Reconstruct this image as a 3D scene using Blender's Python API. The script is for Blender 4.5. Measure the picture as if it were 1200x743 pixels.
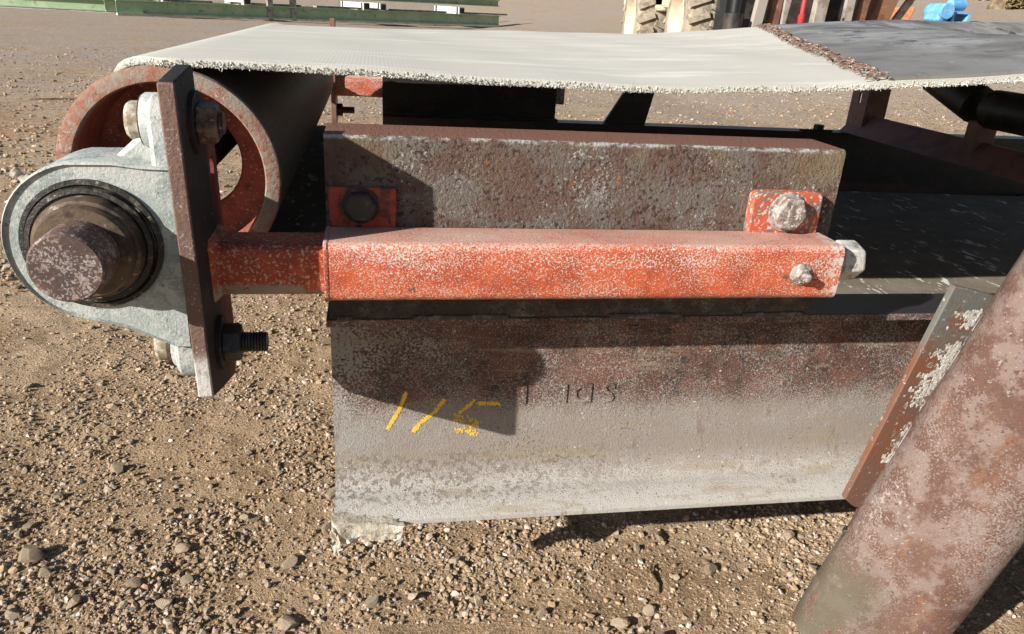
import bpy, bmesh, math, random
import numpy as np
from mathutils import Vector, Matrix

# ------------------------------------------------------------------ reset
for o in list(bpy.data.objects):
    bpy.data.objects.remove(o, do_unlink=True)
scene = bpy.context.scene
COL = scene.collection
random.seed(7)
RNG = np.random.default_rng(11)

# ------------------------------------------------------------------ camera
CAM = Vector((0.064, -0.887, 0.350))
PITCH, YAW, ROLL = (math.radians(a) for a in (22.33, 10.91, 3.59))
fw = Vector((math.sin(YAW) * math.cos(PITCH), math.cos(YAW) * math.cos(PITCH), -math.sin(PITCH)))
rt = Vector((math.cos(YAW), -math.sin(YAW), 0.0))
up = rt.cross(fw)
rt, up = (math.cos(ROLL) * rt + math.sin(ROLL) * up, -math.sin(ROLL) * rt + math.cos(ROLL) * up)
cam_data = bpy.data.cameras.new('camera')
cam_data.sensor_width = 36.0
cam_data.lens = 884.6 / 1200.0 * 36.0
cam_data.clip_start = 0.02
cam_data.clip_end = 2000.0
cam = bpy.data.objects.new('camera', cam_data)
COL.objects.link(cam)
cam.matrix_world = Matrix(((rt.x, up.x, -fw.x, CAM.x), (rt.y, up.y, -fw.y, CAM.y), (rt.z, up.z, -fw.z, CAM.z), (0, 0, 0, 1)))
scene.camera = cam

# ------------------------------------------------------------------ sky, sun, exposure
SUN = Vector((1.88, 1.0, -0.93)).normalized()          # direction the light travels
elev = math.asin(-SUN.z)
azim = math.atan2(-SUN.x, -SUN.y)                       # compass angle of the sun, from +Y towards +X
world = bpy.data.worlds.new('World')
scene.world = world
world.use_nodes = True
wn = world.node_tree
bg = wn.nodes['Background']
sky = wn.nodes.new('ShaderNodeTexSky')
sky.sky_type = 'NISHITA'
sky.sun_disc = False
sky.sun_elevation = elev
sky.sun_rotation = azim
sky.altitude = 300
wn.links.new(sky.outputs['Color'], bg.inputs['Color'])
bg.inputs['Strength'].default_value = 0.05
sd = bpy.data.lights.new('sun', 'SUN')
sd.energy = 5.0
sd.angle = math.radians(0.5)
sd.color = (1.0, 0.95, 0.87)
so = bpy.data.objects.new('sun', sd)
COL.objects.link(so)
so.rotation_euler = SUN.to_track_quat('-Z', 'Y').to_euler()
so.location = (-6, -4, 5)
vs = scene.view_settings
vs.view_transform = 'Standard'
vs.look = 'None'
vs.gamma = 1.0
vs.use_curve_mapping = False
vs.exposure = 0.85
scene.render.engine = 'CYCLES'
scene.cycles.adaptive_threshold = 0.02
scene.cycles.max_bounces = 5
scene.cycles.diffuse_bounces = 2
scene.cycles.glossy_bounces = 2

# ------------------------------------------------------------------ material helper
def M(name, base, layers=(), rough=0.75, bumps=(), metallic=0.0, bdist=0.002, attr=None, rnd=0.0, spec=0.4):
    """base colour plus stains, flakes, dust and some painted light or shade laid on by noise masks in object space.
    layer: (colour, options); options s scale, d detail, lo, hi, w distortion, v stretch, o offset,
    m [(axis, a, b, wobble)] ramps, k strength, h height, r roughness, big (scale, lo, hi) patches"""
    m = bpy.data.materials.new(name)
    m.use_nodes = True
    nt = m.node_tree
    N, L = nt.nodes, nt.links
    bsdf = N['Principled BSDF']
    bsdf.inputs['Metallic'].default_value = metallic
    bsdf.inputs['Specular IOR Level'].default_value = spec
    tc = N.new('ShaderNodeTexCoord')
    sep = N.new('ShaderNodeSeparateXYZ')
    L.new(tc.outputs['Object'], sep.inputs[0])

    def math_(op, a, b=None, clamp=False):
        n = N.new('ShaderNodeMath'); n.operation = op; n.use_clamp = clamp
        for i, v in enumerate((a, b)):
            if v is None: continue
            if isinstance(v, (int, float)): n.inputs[i].default_value = v
            else: L.new(v, n.inputs[i])
        return n.outputs[0]

    def noise(s, d=4, w=0.0, v=None, o=0.0, rgh=0.66):
        mp = N.new('ShaderNodeMapping')
        mp.inputs['Location'].default_value = (o, o * 1.7, -o * 0.6)
        if v: mp.inputs['Scale'].default_value = v
        L.new(tc.outputs['Object'], mp.inputs['Vector'])
        n = N.new('ShaderNodeTexNoise')
        n.inputs['Scale'].default_value = s
        n.inputs['Detail'].default_value = d
        n.inputs['Roughness'].default_value = rgh
        n.inputs['Distortion'].default_value = w * 0.25
        L.new(mp.outputs[0], n.inputs['Vector'])
        return n.outputs['Fac']

    def ramp(x, a, b):
        n = N.new('ShaderNodeMapRange'); n.interpolation_type = 'SMOOTHSTEP'
        lo, hi = (a, b) if a < b else (b, a)
        n.inputs['From Min'].default_value = lo
        n.inputs['From Max'].default_value = hi
        if a > b:
            n.inputs['To Min'].default_value = 1.0; n.inputs['To Max'].default_value = 0.0
        L.new(x, n.inputs['Value'])
        return n.outputs[0]

    def mix(f, a, b):
        n = N.new('ShaderNodeMix'); n.data_type = 'RGBA'
        for sock, v in ((n.inputs[0], f), (n.inputs[6], a), (n.inputs[7], b)):
            if isinstance(v, (int, float)): sock.default_value = v
            elif isinstance(v, tuple): sock.default_value = (*v[:3], 1)
            else: L.new(v, sock)
        return n.outputs[2]

    if attr:
        an = N.new('ShaderNodeAttribute'); an.attribute_name = attr
        col = an.outputs['Color']
    else:
        col = base
    if rnd:
        oi = N.new('ShaderNodeObjectInfo')
        hsv = N.new('ShaderNodeHueSaturation')
        L.new(math_('ADD', math_('MULTIPLY', oi.outputs['Random'], rnd), 1.0 - rnd / 2), hsv.inputs['Value'])
        hsv.inputs['Color'].default_value = (*base, 1)
        col = hsv.outputs['Color']
    height = None
    rsock = None
    for i, (c, op) in enumerate(layers):
        f = None
        if 's' in op:
            f = noise(op['s'], op.get('d', 4), op.get('w', 0.0), op.get('v'), op.get('o', i * 3.1 + 0.7), op.get('g', 0.66))
            if 'mod' in op: f = math_('ADD', f, math_('MULTIPLY', math_('SUBTRACT', noise(op['mod'][0], 4, 0.0, op.get('mv'), i * 4.7 + 2.2), 0.5), op['mod'][1]))
            for ax, a, b, am in op.get('g2', ()): f = math_('ADD', f, math_('MULTIPLY', ramp(sep.outputs['XYZ'.index(ax)], a, b), am))
            f = ramp(f, op['lo'], op['hi'])
        if 'wave' in op:
            wv = N.new('ShaderNodeTexWave'); wv.bands_direction = op['wave'][0]; wv.inputs['Scale'].default_value = op['wave'][1]
            wv.inputs['Distortion'].default_value = 1.2; wv.inputs['Detail'].default_value = 1.0; wv.inputs['Detail Scale'].default_value = 3.0
            L.new(tc.outputs['Object'], wv.inputs['Vector'])
            g = wv.outputs['Fac']
            f = g if f is None else math_('MULTIPLY', f, g)
        if 'big' in op:
            b = op['big']
            g = ramp(noise(b[0], 3, 0.3, op.get('bv'), i * 5.3 + 1.9), b[1], b[2])
            f = g if f is None else math_('MULTIPLY', f, g)
        for ax, a, b, wob in op.get('m', ()):
            x = sep.outputs['XYZ'.index(ax)]
            if wob: x = math_('ADD', x, math_('MULTIPLY', math_('SUBTRACT', noise(op.get('ws', 14), 5, 0.2, None, i * 2.3 + 4), 0.5), wob))
            g = ramp(x, a, b)
            f = g if f is None else math_('MULTIPLY', f, g)
        if 'k' in op: f = math_('MULTIPLY', f, op['k'])
        if f is None: f = 1.0
        col = mix(f, col, c)
        if op.get('h') and not isinstance(f, float):
            hh = math_('MULTIPLY', f, op['h'])
            height = hh if height is None else math_('ADD', height, hh)
        if 'r' in op and not isinstance(f, float):
            rsock = math_('ADD', math_('MULTIPLY', f, op['r'] - rough), rsock if rsock is not None else rough, True)
    for s, d, k in bumps:
        hh = math_('MULTIPLY', noise(s, d, 0.2, None, s * 0.013), k)
        height = hh if height is None else math_('ADD', height, hh)
    if isinstance(col, tuple): bsdf.inputs['Base Color'].default_value = (*col[:3], 1)
    else: L.new(col, bsdf.inputs['Base Color'])
    if rsock is not None: L.new(rsock, bsdf.inputs['Roughness'])
    else: bsdf.inputs['Roughness'].default_value = rough
    if height is not None:
        bn = N.new('ShaderNodeBump')
        bn.inputs['Distance'].default_value = bdist
        L.new(height, bn.inputs['Height'])
        L.new(bn.outputs[0], bsdf.inputs['Normal'])
    return m

# palette (linear)
RUST = (0.100, 0.042, 0.028)
RUSTD = (0.045, 0.024, 0.019)
RUSTO = (0.22, 0.075, 0.025)
DUST = (0.46, 0.42, 0.39)
LIME = (0.66, 0.64, 0.60)
GRAYB = (0.20, 0.165, 0.145)
ORANGE = (0.58, 0.098, 0.024)
MAT = {}
MAT['web'] = M('web steel', (.092, .042, .030), [
    (RUSTD, dict(s=34, lo=.48, hi=.60)),
    ((0.135, .056, .037), dict(s=14, lo=.5, hi=.6)),
    ((0.27, .25, .235), dict(s=430, d=3, lo=.60, hi=.70, mod=(9, .75), mv=(.8, 1, .8))),
    ((0.26, .225, .20), dict(s=480, d=2, lo=.56, hi=.80, mod=(12, .40), g2=[('Z', -.19, -.31, .50)])),
    ((0.29, .272, .255), dict(s=230, d=5, lo=.61, hi=.67, mod=(13, .6), g2=[('X', .14, .0, .14), ('Z', -.22, -.30, .03)])),
    ((0.125, .088, .070), dict(s=210, d=4, lo=.63, hi=.69, mod=(10, .55))),
    ((0.40, .38, .35), dict(s=420, d=3, lo=.50, hi=.80, mod=(16, .4), g2=[('Z', -.32, -.40, .55), ('Z', -.28, -.33, -.20)])),
    ((0.15, .125, .108), dict(m=[('Z', -.318, -.335, .03), ('Z', -.395, -.372, .02), ('X', .60, .15, .3)], s=110, d=5, lo=.51, hi=.56, k=.85)),
    ((0.16, .10, .07), dict(s=60, v=(1, 1, .22), d=4, lo=.60, hi=.70, mod=(6, .4), k=.5)),
    ((0.27, .215, .14), dict(s=24, v=(.25, 1, 2.2), d=5, lo=.58, hi=.68, g2=[('Z', -.25, -.33, .06)], k=.5)),
    ((0.30, .245, .14), dict(m=[('Z', -.30, -.32, .02), ('Z', -.352, -.336, .02)], s=9, v=(.5, 1, 6), lo=.5, hi=.68, k=.5)),
    ((0.52, .50, .475), dict(s=110, d=2, lo=.71, hi=.73)),
    (RUSTD, dict(s=300, d=2, lo=.66, hi=.69)),
    ((.030, .029, .031), dict(m=[('Z', -.0585, -.0575, 0)], r=.28)),
], rough=.8, bumps=((420, 3, .8), (70, 4, .5)), bdist=.002)
MAT['bracket'] = M('bracket steel', (0.101, 0.058, 0.044), [
    ((0.123, 0.101, 0.086), dict(s=20, lo=.44, hi=.58)),
    (RUSTD, dict(s=150, d=4, lo=.56, hi=.61, mod=(16, .35))),
    (RUSTO, dict(s=40, lo=.68, hi=.73, mod=(5, .2), k=.8)),
    ((0.158, 0.119, 0.066), dict(s=11, lo=.48, hi=.66, m=[('Z', .12, .18, .05)], k=.7)),
    ((0.185, 0.136, 0.075), dict(s=14, lo=.42, hi=.58, m=[('X', .58, .70, .05)], k=.6)),
    ((0.220, 0.207, 0.194), dict(s=380, d=3, lo=.65, hi=.74, mod=(11, .75), g2=[('X', 0, .4, .05)])),
    ((0.317, 0.304, 0.290), dict(s=170, d=5, lo=.68, hi=.73, mod=(9, .6), g2=[('X', .1, .5, .05)])),
    ((0.370, 0.356, 0.343), dict(m=[('Z', .1840, .1885, .005)], ws=90, s=70, v=(.6, 1, 1), lo=.40, hi=.56, d=5)),
    ((0.167, 0.075, 0.048), dict(m=[('Y', .0895, .092, .004), ('Z', .185, .189, 0)], ws=60)),
    ((0.040, 0.037, 0.037), dict(m=[('Z', .0, -.03, .02)], s=40, lo=.3, hi=.6, k=.8)),  # strip below the tube: the tube's shade painted in near black
], rough=.8, bumps=((200, 4, 1.5), (50, 3, .6)), bdist=.003)
MAT['orange'] = M('orange paint', (0.458, 0.085, 0.031), [
    ((0.343, 0.062, 0.026), dict(s=24, lo=.45, hi=.60)),
    ((0.520, 0.322, 0.260), dict(s=480, d=3, lo=.545, hi=.585, mod=(16, .34), mv=(.5, 1, 1.3), g2=[('Z', .064, .078, .09)])),
    ((0.510, 0.447, 0.406), dict(s=330, d=4, lo=.59, hi=.62, mod=(11, .5), mv=(.5, 1, 1.3))),
    ((0.458, 0.312, 0.250), dict(m=[('Z', .070, .076, .004)], s=60, d=5, lo=.38, hi=.56, k=.35)),
    ((0.156, 0.078, 0.052), dict(s=60, d=5, lo=.68, hi=.71, mod=(6, .25))),
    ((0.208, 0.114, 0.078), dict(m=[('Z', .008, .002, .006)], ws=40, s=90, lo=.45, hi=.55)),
    ((0.541, 0.478, 0.426), dict(m=[('X', .655, .69, .03)], s=130, d=5, lo=.46, hi=.54)),
], rough=.6, bumps=((420, 3, .5), (40, 3, .4)), bdist=.0014)
MAT['orange_dark'] = M('orange paint soiled', (0.440, 0.075, 0.025), [
    ((0.264, 0.044, 0.019), dict(s=18, lo=.4, hi=.6)),
    ((0.528, 0.290, 0.211), dict(s=240, d=4, lo=.54, hi=.60, w=1.1)),
    ((0.062, 0.048, 0.035), dict(s=20, v=(.35, 1, 2.2), d=5, lo=.55, hi=.62, k=.9)),
    ((0.299, 0.238, 0.176), dict(m=[('Z', .024, .016, .008)], s=40, lo=.35, hi=.5)),
], rough=.6, bumps=((200, 4, .4),), bdist=.0012)
MAT['tab'] = M('orange tab', (0.442, 0.085, 0.038), [
    ((0.145, 0.119, 0.102), dict(s=45, d=6, lo=.50, hi=.56)),
    ((0.527, 0.425, 0.383), dict(s=150, d=5, lo=.54, hi=.60, w=.8)),
], rough=.65, bumps=((200, 4, .4),), bdist=.0015)
MAT['tab_rust'] = M('rusted tab', (.34, .055, .03), [((.10, .035, .025), dict(s=40, lo=.45, hi=.62)), ((.03, .022, .02), dict(s=60, d=6, lo=.56, hi=.64))], rough=.7, bumps=((150, 5, .5),))
MAT['plate'] = M('end plate steel', (.016, .013, .013), [  # near-black base: shade of the right face is put into the colour
    ((.034, .020, .017), dict(s=24, lo=.5, hi=.66)),
    ((.135, .078, .058), dict(m=[('Y', -.0565, -.0590, .0005)])),
    ((.27, .235, .21), dict(m=[('Y', -.0565, -.0590, .001)], s=380, d=4, lo=.60, hi=.67, mod=(24, .6))),
    ((.20, .050, .040), dict(m=[('Y', .050, .066, .02)], s=20, lo=.25, hi=.5)),
    ((.12, .026, .02), dict(m=[('Z', .07, .03, .03), ('Y', .02, .05, .02)], s=20, lo=.3, hi=.55)),
    ((.30, .30, .285), dict(s=90, d=5, lo=.66, hi=.70)),
    ((.46, .44, .42), dict(m=[('Z', -.035, -.06, .02), ('Y', -.057, -.0592, .001)], s=30, lo=.3, hi=.5)),
], rough=.72, bumps=((160, 5, .8), (50, 3, .5)), bdist=.002)
MAT['casting'] = M('bearing casting paint', (0.312, 0.348, 0.334), [
    ((0.238, 0.273, 0.264), dict(s=20, lo=.46, hi=.58, k=.8)),
    ((0.414, 0.431, 0.409), dict(s=40, lo=.50, hi=.60, d=6, mod=(12, .3), g2=[('Z', .10, .20, .08)])),
    ((0.466, 0.471, 0.444), dict(s=300, d=3, lo=.57, hi=.62, mod=(14, .3))),
    ((0.141, 0.158, 0.150), dict(s=170, d=4, lo=.63, hi=.67, mod=(14, .25))),
    ((0.167, 0.145, 0.110), dict(s=30, v=(1, 1, .4), d=5, lo=.62, hi=.70, k=.7)),
], rough=.65, bumps=((300, 4, .7), (50, 4, .5)), bdist=.0014)
MAT['grease'] = M('old grease', (.018, .016, .015), [((.10, .085, .065), dict(s=60, d=6, lo=.52, hi=.64)), ((.24, .21, .17), dict(s=170, d=4, lo=.63, hi=.68))], rough=.5, bumps=((120, 5, .8),))
MAT['collar'] = M('collar steel', (.12, .085, .058), [((.05, .036, .028), dict(s=30, lo=.45, hi=.6)), ((.30, .25, .19), dict(s=70, d=6, lo=.58, hi=.66))], rough=.55, metallic=.35, bumps=((150, 4, .4),))
MAT['shaft'] = M('shaft end steel', (.10, .055, .042), [
    ((.065, .042, .038), dict(s=25, lo=.45, hi=.6)),
    ((.31, .29, .275), dict(s=360, d=4, lo=.58, hi=.66, mod=(30, .8))),
    ((.25, .19, .17), dict(s=200, d=3, lo=.55, hi=.62)),
], rough=.6, bumps=((180, 4, .3),), bdist=.001)
MAT['pulley_red'] = M('pulley red oxide', (.27, .078, .048), [((.18, .05, .034), dict(s=16, lo=.45, hi=.6)), ((.50, .30, .25), dict(s=220, d=4, lo=.60, hi=.66)), ((.12, .05, .035), dict(s=50, d=6, lo=.6, hi=.68))], rough=.7, bumps=((120, 4, .4),))
MAT['pulley_rim'] = M('pulley rim', (.26, .10, .06), [((.25, .20, .16), dict(s=30, lo=.42, hi=.58, d=6)), ((.34, .30, .275), dict(s=330, d=4, lo=.60, hi=.66, mod=(20, .5))), ((.10, .05, .035), dict(s=110, d=5, lo=.60, hi=.66))], rough=.7, bumps=((160, 5, .8),))
MAT['drum'] = M('drum lagging', (0.068, 0.063, 0.063), [((0.195, 0.180, 0.173), dict(s=60, d=6, lo=.52, hi=.64, m=[('Y', .42, .30, .08)])), ((0.090, 0.083, 0.075), dict(s=18, lo=.45, hi=.65))], rough=.5, bumps=((70, 5, .5),))  # paler towards the rim: a sunlit strip put into the colour
MAT['bolt'] = M('rusty bolt', (.085, .045, .033), [((.17, .125, .10), dict(s=60, lo=.45, hi=.6)), ((.36, .32, .30), dict(s=140, d=5, lo=.58, hi=.65))], rough=.7, bumps=((200, 4, .5),))
MAT['bolt_gray'] = M('crusted bolt', (.30, .27, .245), [((.15, .11, .09), dict(s=70, lo=.45, hi=.58)), ((.56, .54, .51), dict(s=160, d=5, lo=.55, hi=.62))], rough=.75, bumps=((220, 4, .7),))
MAT['bolt_black'] = M('black bolt', (.024, .022, .022), [((.08, .06, .05), dict(s=90, lo=.55, hi=.65))], rough=.5, bumps=((200, 4, .4),))
MAT['bolt_zinc'] = M('plated bolt', (.42, .39, .33), [((.22, .17, .11), dict(s=60, lo=.45, hi=.6))], rough=.5, bumps=((120, 3, .3),))
MAT['nut_pale'] = M('pale crusted nut', (.52, .50, .46), [((.28, .25, .21), dict(s=60, d=6, lo=.52, hi=.62))], rough=.8, bumps=((150, 5, .8),))
MAT['canvas'] = M('belt canvas', (0.582, 0.568, 0.515), [
    ((0.436, 0.420, 0.374), dict(wave=('X', 50), k=.55)),
    ((0.485, 0.466, 0.421), dict(wave=('Y', 34), k=.35)),
    ((0.505, 0.487, 0.431), dict(s=5, lo=.45, hi=.65, v=(.35, 1, 1), k=.7)),
    ((0.640, 0.624, 0.581), dict(s=9, lo=.5, hi=.7, v=(.3, 1.5, 1))),
    ((0.485, 0.439, 0.355), dict(m=[('X', .75, 1.2, .4)], s=7, lo=.45, hi=.65, k=.6)),
    ((0.387, 0.343, 0.271), dict(s=14, lo=.66, hi=.76, v=(.5, 1.4, 1), k=.5)),
], rough=.95, bumps=((500, 2, .4), (24, 3, .5)), bdist=.0015, spec=.1)
MAT['fray'] = M('frayed canvas', (0.627, 0.613, 0.561), [((0.495, 0.475, 0.418), dict(s=120, lo=.45, hi=.6))], rough=.95, spec=.1)
MAT['rubber'] = M('belt rubber', (.115, .108, .10), [
    ((.20, .19, .175), dict(s=4, lo=.38, hi=.60, d=6)),
    ((.30, .30, .30), dict(m=[('X', 1.10, 1.5, .4)], s=5, lo=.42, hi=.58, d=6, k=.9)),
    ((.05, .05, .055), dict(s=13, d=6, lo=.58, hi=.64, v=(1, .7, 1), m=[('X', 1.1, 1.5, .3)])),
    ((.50, .48, .45), dict(s=14, d=4, lo=.70, hi=.735, v=(1, .35, 1))),
    ((.40, .38, .34), dict(s=60, d=4, lo=.66, hi=.70)),
], rough=.55, bumps=((60, 5, .4),), bdist=.002)
MAT['lace'] = M('lacing steel', (.13, .075, .055), [((.42, .37, .32), dict(s=90, lo=.54, hi=.60)), ((.09, .045, .03), dict(s=90, lo=.55, hi=.65))], rough=.7, bumps=((160, 4, .5),))
MAT['pan'] = M('return belt rubber', (.17, .145, .112), [
    ((.21, .185, .15), dict(s=8, lo=.4, hi=.65)),
    ((.62, .60, .57), dict(s=26, d=4, lo=.60, hi=.66, v=(1.0, .35, 1), w=.4)),
    ((.48, .46, .43), dict(s=60, d=4, lo=.64, hi=.69, v=(1, .4, 1))),
], rough=.95, bumps=((90, 4, .3),), spec=.1)
MAT['shaded_steel'] = M('dark steel', (.032, .026, .024), [((.06, .036, .03), dict(s=12, lo=.45, hi=.65)), ((.10, .07, .06), dict(s=90, lo=.6, hi=.68))], rough=.42, bumps=((90, 4, .4),))  # far side and ties: their shade is painted into this colour
MAT['idler'] = M('idler frame paint', (.25, .115, .09), [((.17, .085, .072), dict(s=10, lo=.45, hi=.6)), ((.22, .15, .13), dict(s=120, lo=.62, hi=.68))], rough=.55, bumps=((90, 4, .4),))
MAT['roller'] = M('roller steel', (.022, .02, .021), [((.06, .045, .04), dict(s=20, lo=.5, hi=.65))], rough=.45)
MAT['leg'] = M('leg pipe', (0.120, 0.064, 0.048), [
    ((0.170, 0.078, 0.045), dict(s=30, v=(1, 1, .25), d=4, lo=.52, hi=.62, k=.7)),
    ((0.103, 0.050, 0.037), dict(s=10, lo=.46, hi=.60)),
    ((0.182, 0.129, 0.111), dict(s=22, d=6, lo=.46, hi=.58)),
    ((0.231, 0.187, 0.170), dict(s=330, d=4, lo=.53, hi=.67, mod=(9, .55), mv=(1, 1, .5))),
    ((0.303, 0.263, 0.245), dict(s=150, d=5, lo=.63, hi=.71, mod=(9, .6), mv=(1, 1, .5))),
    ((0.085, 0.049, 0.039), dict(s=150, d=4, lo=.61, hi=.65, mod=(8, .4))),
    ((0.178, 0.129, 0.075), dict(s=26, d=5, lo=.62, hi=.69, k=.6)),
    ((0.093, 0.085, 0.058), dict(m=[('Z', -.40, -.50, .12), ('X', .87, .80, .03)], s=20, lo=.3, hi=.5, k=.8)),
], rough=.75, bumps=((330, 4, .9), (60, 4, .6)), bdist=.0022)
MAT['gusset'] = M('gusset plate', (0.132, 0.066, 0.046), [
    ((0.110, 0.110, 0.099), dict(m=[('Z', -.13, -.08, .05)], s=20, lo=.25, hi=.5)),
    ((0.150, 0.060, 0.030), dict(s=15, lo=.48, hi=.62)),
    ((0.334, 0.308, 0.290), dict(s=90, d=5, lo=.60, hi=.66)),
], rough=.75, bumps=((160, 4, .5),))
MAT['crust'] = M('lime crust', (.42, .40, .365), [((.16, .10, .07), dict(s=38, d=6, lo=.50, hi=.60)), ((.56, .55, .52), dict(s=140, d=4, lo=.5, hi=.6))], rough=.9, bumps=((150, 5, 1.0),), bdist=.003)
MAT['dirt_crust'] = M('dirt crust', (.42, .37, .29), [((.55, .52, .46), dict(s=35, lo=.45, hi=.6, d=6)), ((.24, .18, .12), dict(s=70, d=6, lo=.55, hi=.65)), ((.45, .40, .22), dict(s=12, lo=.55, hi=.7))], rough=.95, bumps=((160, 6, 1.2),), bdist=.003)
MAT['chalk'] = M('yellow paint marker', (.74, .47, .035), [((.62, .36, .05), dict(s=90, lo=.5, hi=.65))], rough=.8)
MAT['weld'] = M('weld bead', (.06, .05, .045), [((.15, .12, .10), dict(s=60, lo=.5, hi=.6))], rough=.6, bumps=((200, 3, .5),))
MAT['soil'] = M('yard soil', (0.363, 0.249, 0.151), [
    ((0.429, 0.313, 0.205), dict(s=1.3, lo=.40, hi=.62, d=5)),
    ((0.286, 0.185, 0.108), dict(s=4.2, lo=.48, hi=.64, d=5)),
    ((0.462, 0.350, 0.243), dict(s=150, lo=.52, hi=.60, d=3)),
    ((0.187, 0.122, 0.071), dict(s=170, lo=.55, hi=.63, d=3)),
    ((0.330, 0.276, 0.232), dict(m=[('Y', 4.5, 9, 4)], ws=.5, s=.6, lo=.28, hi=.6, d=5, k=.9)),
    ((0.374, 0.196, 0.108), dict(m=[('Y', 3.9, 4.6, .8), ('Y', 6.2, 5.2, .8), ('X', .5, -.5, .5)], ws=1.1, s=2.5, v=(.4, 1.5, 1), lo=.4, hi=.62, k=.7)),
    ((0.462, 0.403, 0.346), dict(m=[('Y', 2, 5, 0)], s=26, lo=.55, hi=.62, d=6)),
    ((0.132, 0.106, 0.089), dict(m=[('Y', 2, 5, 0)], s=21, lo=.56, hi=.63, d=6)),
], rough=1.0, bumps=((40, 6, .9), (210, 4, .6)), bdist=.011, spec=.1)
MAT['gravel'] = M('gravel', (.2, .17, .14), [((.27, .19, .115), dict(s=45, d=4, lo=.46, hi=.60, k=.75))], rough=.95, attr='Col', bumps=((300, 4, .4),), bdist=.0012, spec=.15)
MAT['stone'] = M('stone', (.36, .29, .21), [((.27, .195, .125), dict(s=40, d=5, lo=.45, hi=.58)), ((.46, .40, .33), dict(s=70, d=6, lo=.55, hi=.66))], rough=.95, rnd=.7, bumps=((150, 6, .6),), bdist=.002, spec=.15)
MAT['green'] = M('green frame paint', (.30, .42, .25), [((.38, .47, .31), dict(s=1.6, lo=.45, hi=.6)), ((.2, .22, .13), dict(s=5, lo=.56, hi=.68, d=6)), ((.48, .36, .30), dict(s=9, lo=.66, hi=.72, d=6))], rough=.6)
MAT['bgwhite'] = M('pale paint', (.62, .60, .56), [((.45, .42, .37), dict(s=3, lo=.5, hi=.6))], rough=.7)
MAT['bgblack'] = M('black steel', (.016, .016, .017), [((.05, .04, .034), dict(s=3, lo=.5, hi=.6))], rough=.5)
MAT['bggray'] = M('gray weathered post', (.32, .285, .25), [((.2, .16, .13), dict(s=5, lo=.45, hi=.6, d=6))], rough=.8)
MAT['bgbrown'] = M('rusty brown post', (.20, .098, .055), [((.13, .06, .04), dict(s=5, lo=.45, hi=.6, d=6)), ((.28, .2, .14), dict(s=9, lo=.6, hi=.7, d=6))], rough=.8)
MAT['bgtan'] = M('tan machine paint', (.56, .45, .32), [((.48, .37, .26), dict(s=4, lo=.45, hi=.6))], rough=.6)
MAT['tyre'] = M('dusty tyre', (.30, .25, .19), [((.17, .145, .11), dict(s=7, lo=.45, hi=.6)), ((.40, .34, .265), dict(s=14, lo=.55, hi=.68))], rough=.95)
MAT['bgred'] = M('red paint', (.50, .03, .035), rough=.5)
MAT['bgorange'] = M('faded orange paint', (.68, .29, .13), [((.55, .22, .11), dict(s=8, lo=.45, hi=.6))], rough=.6)
MAT['bgblue'] = M('blue machine paint', (.10, .32, .60), [((.18, .40, .64), dict(s=5, lo=.45, hi=.6))], rough=.5)
MAT['bark'] = M('bark', (.19, .14, .085), [((.10, .07, .045), dict(s=5, v=(1, 1, .3), lo=.45, hi=.6, d=6)), ((.26, .215, .12), dict(s=8, lo=.55, hi=.66, d=6))], rough=.95, bumps=((12, 5, 1.0),), bdist=.03)
MAT['leaf'] = M('dry leaf', (.12, .095, .035), [((.17, .12, .045), dict(s=2, lo=.45, hi=.6))], rough=.8)
MAT['brush'] = M('dry brush', (.22, .15, .07), [((.15, .11, .05), dict(s=3, lo=.45, hi=.6))], rough=.9)

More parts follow.
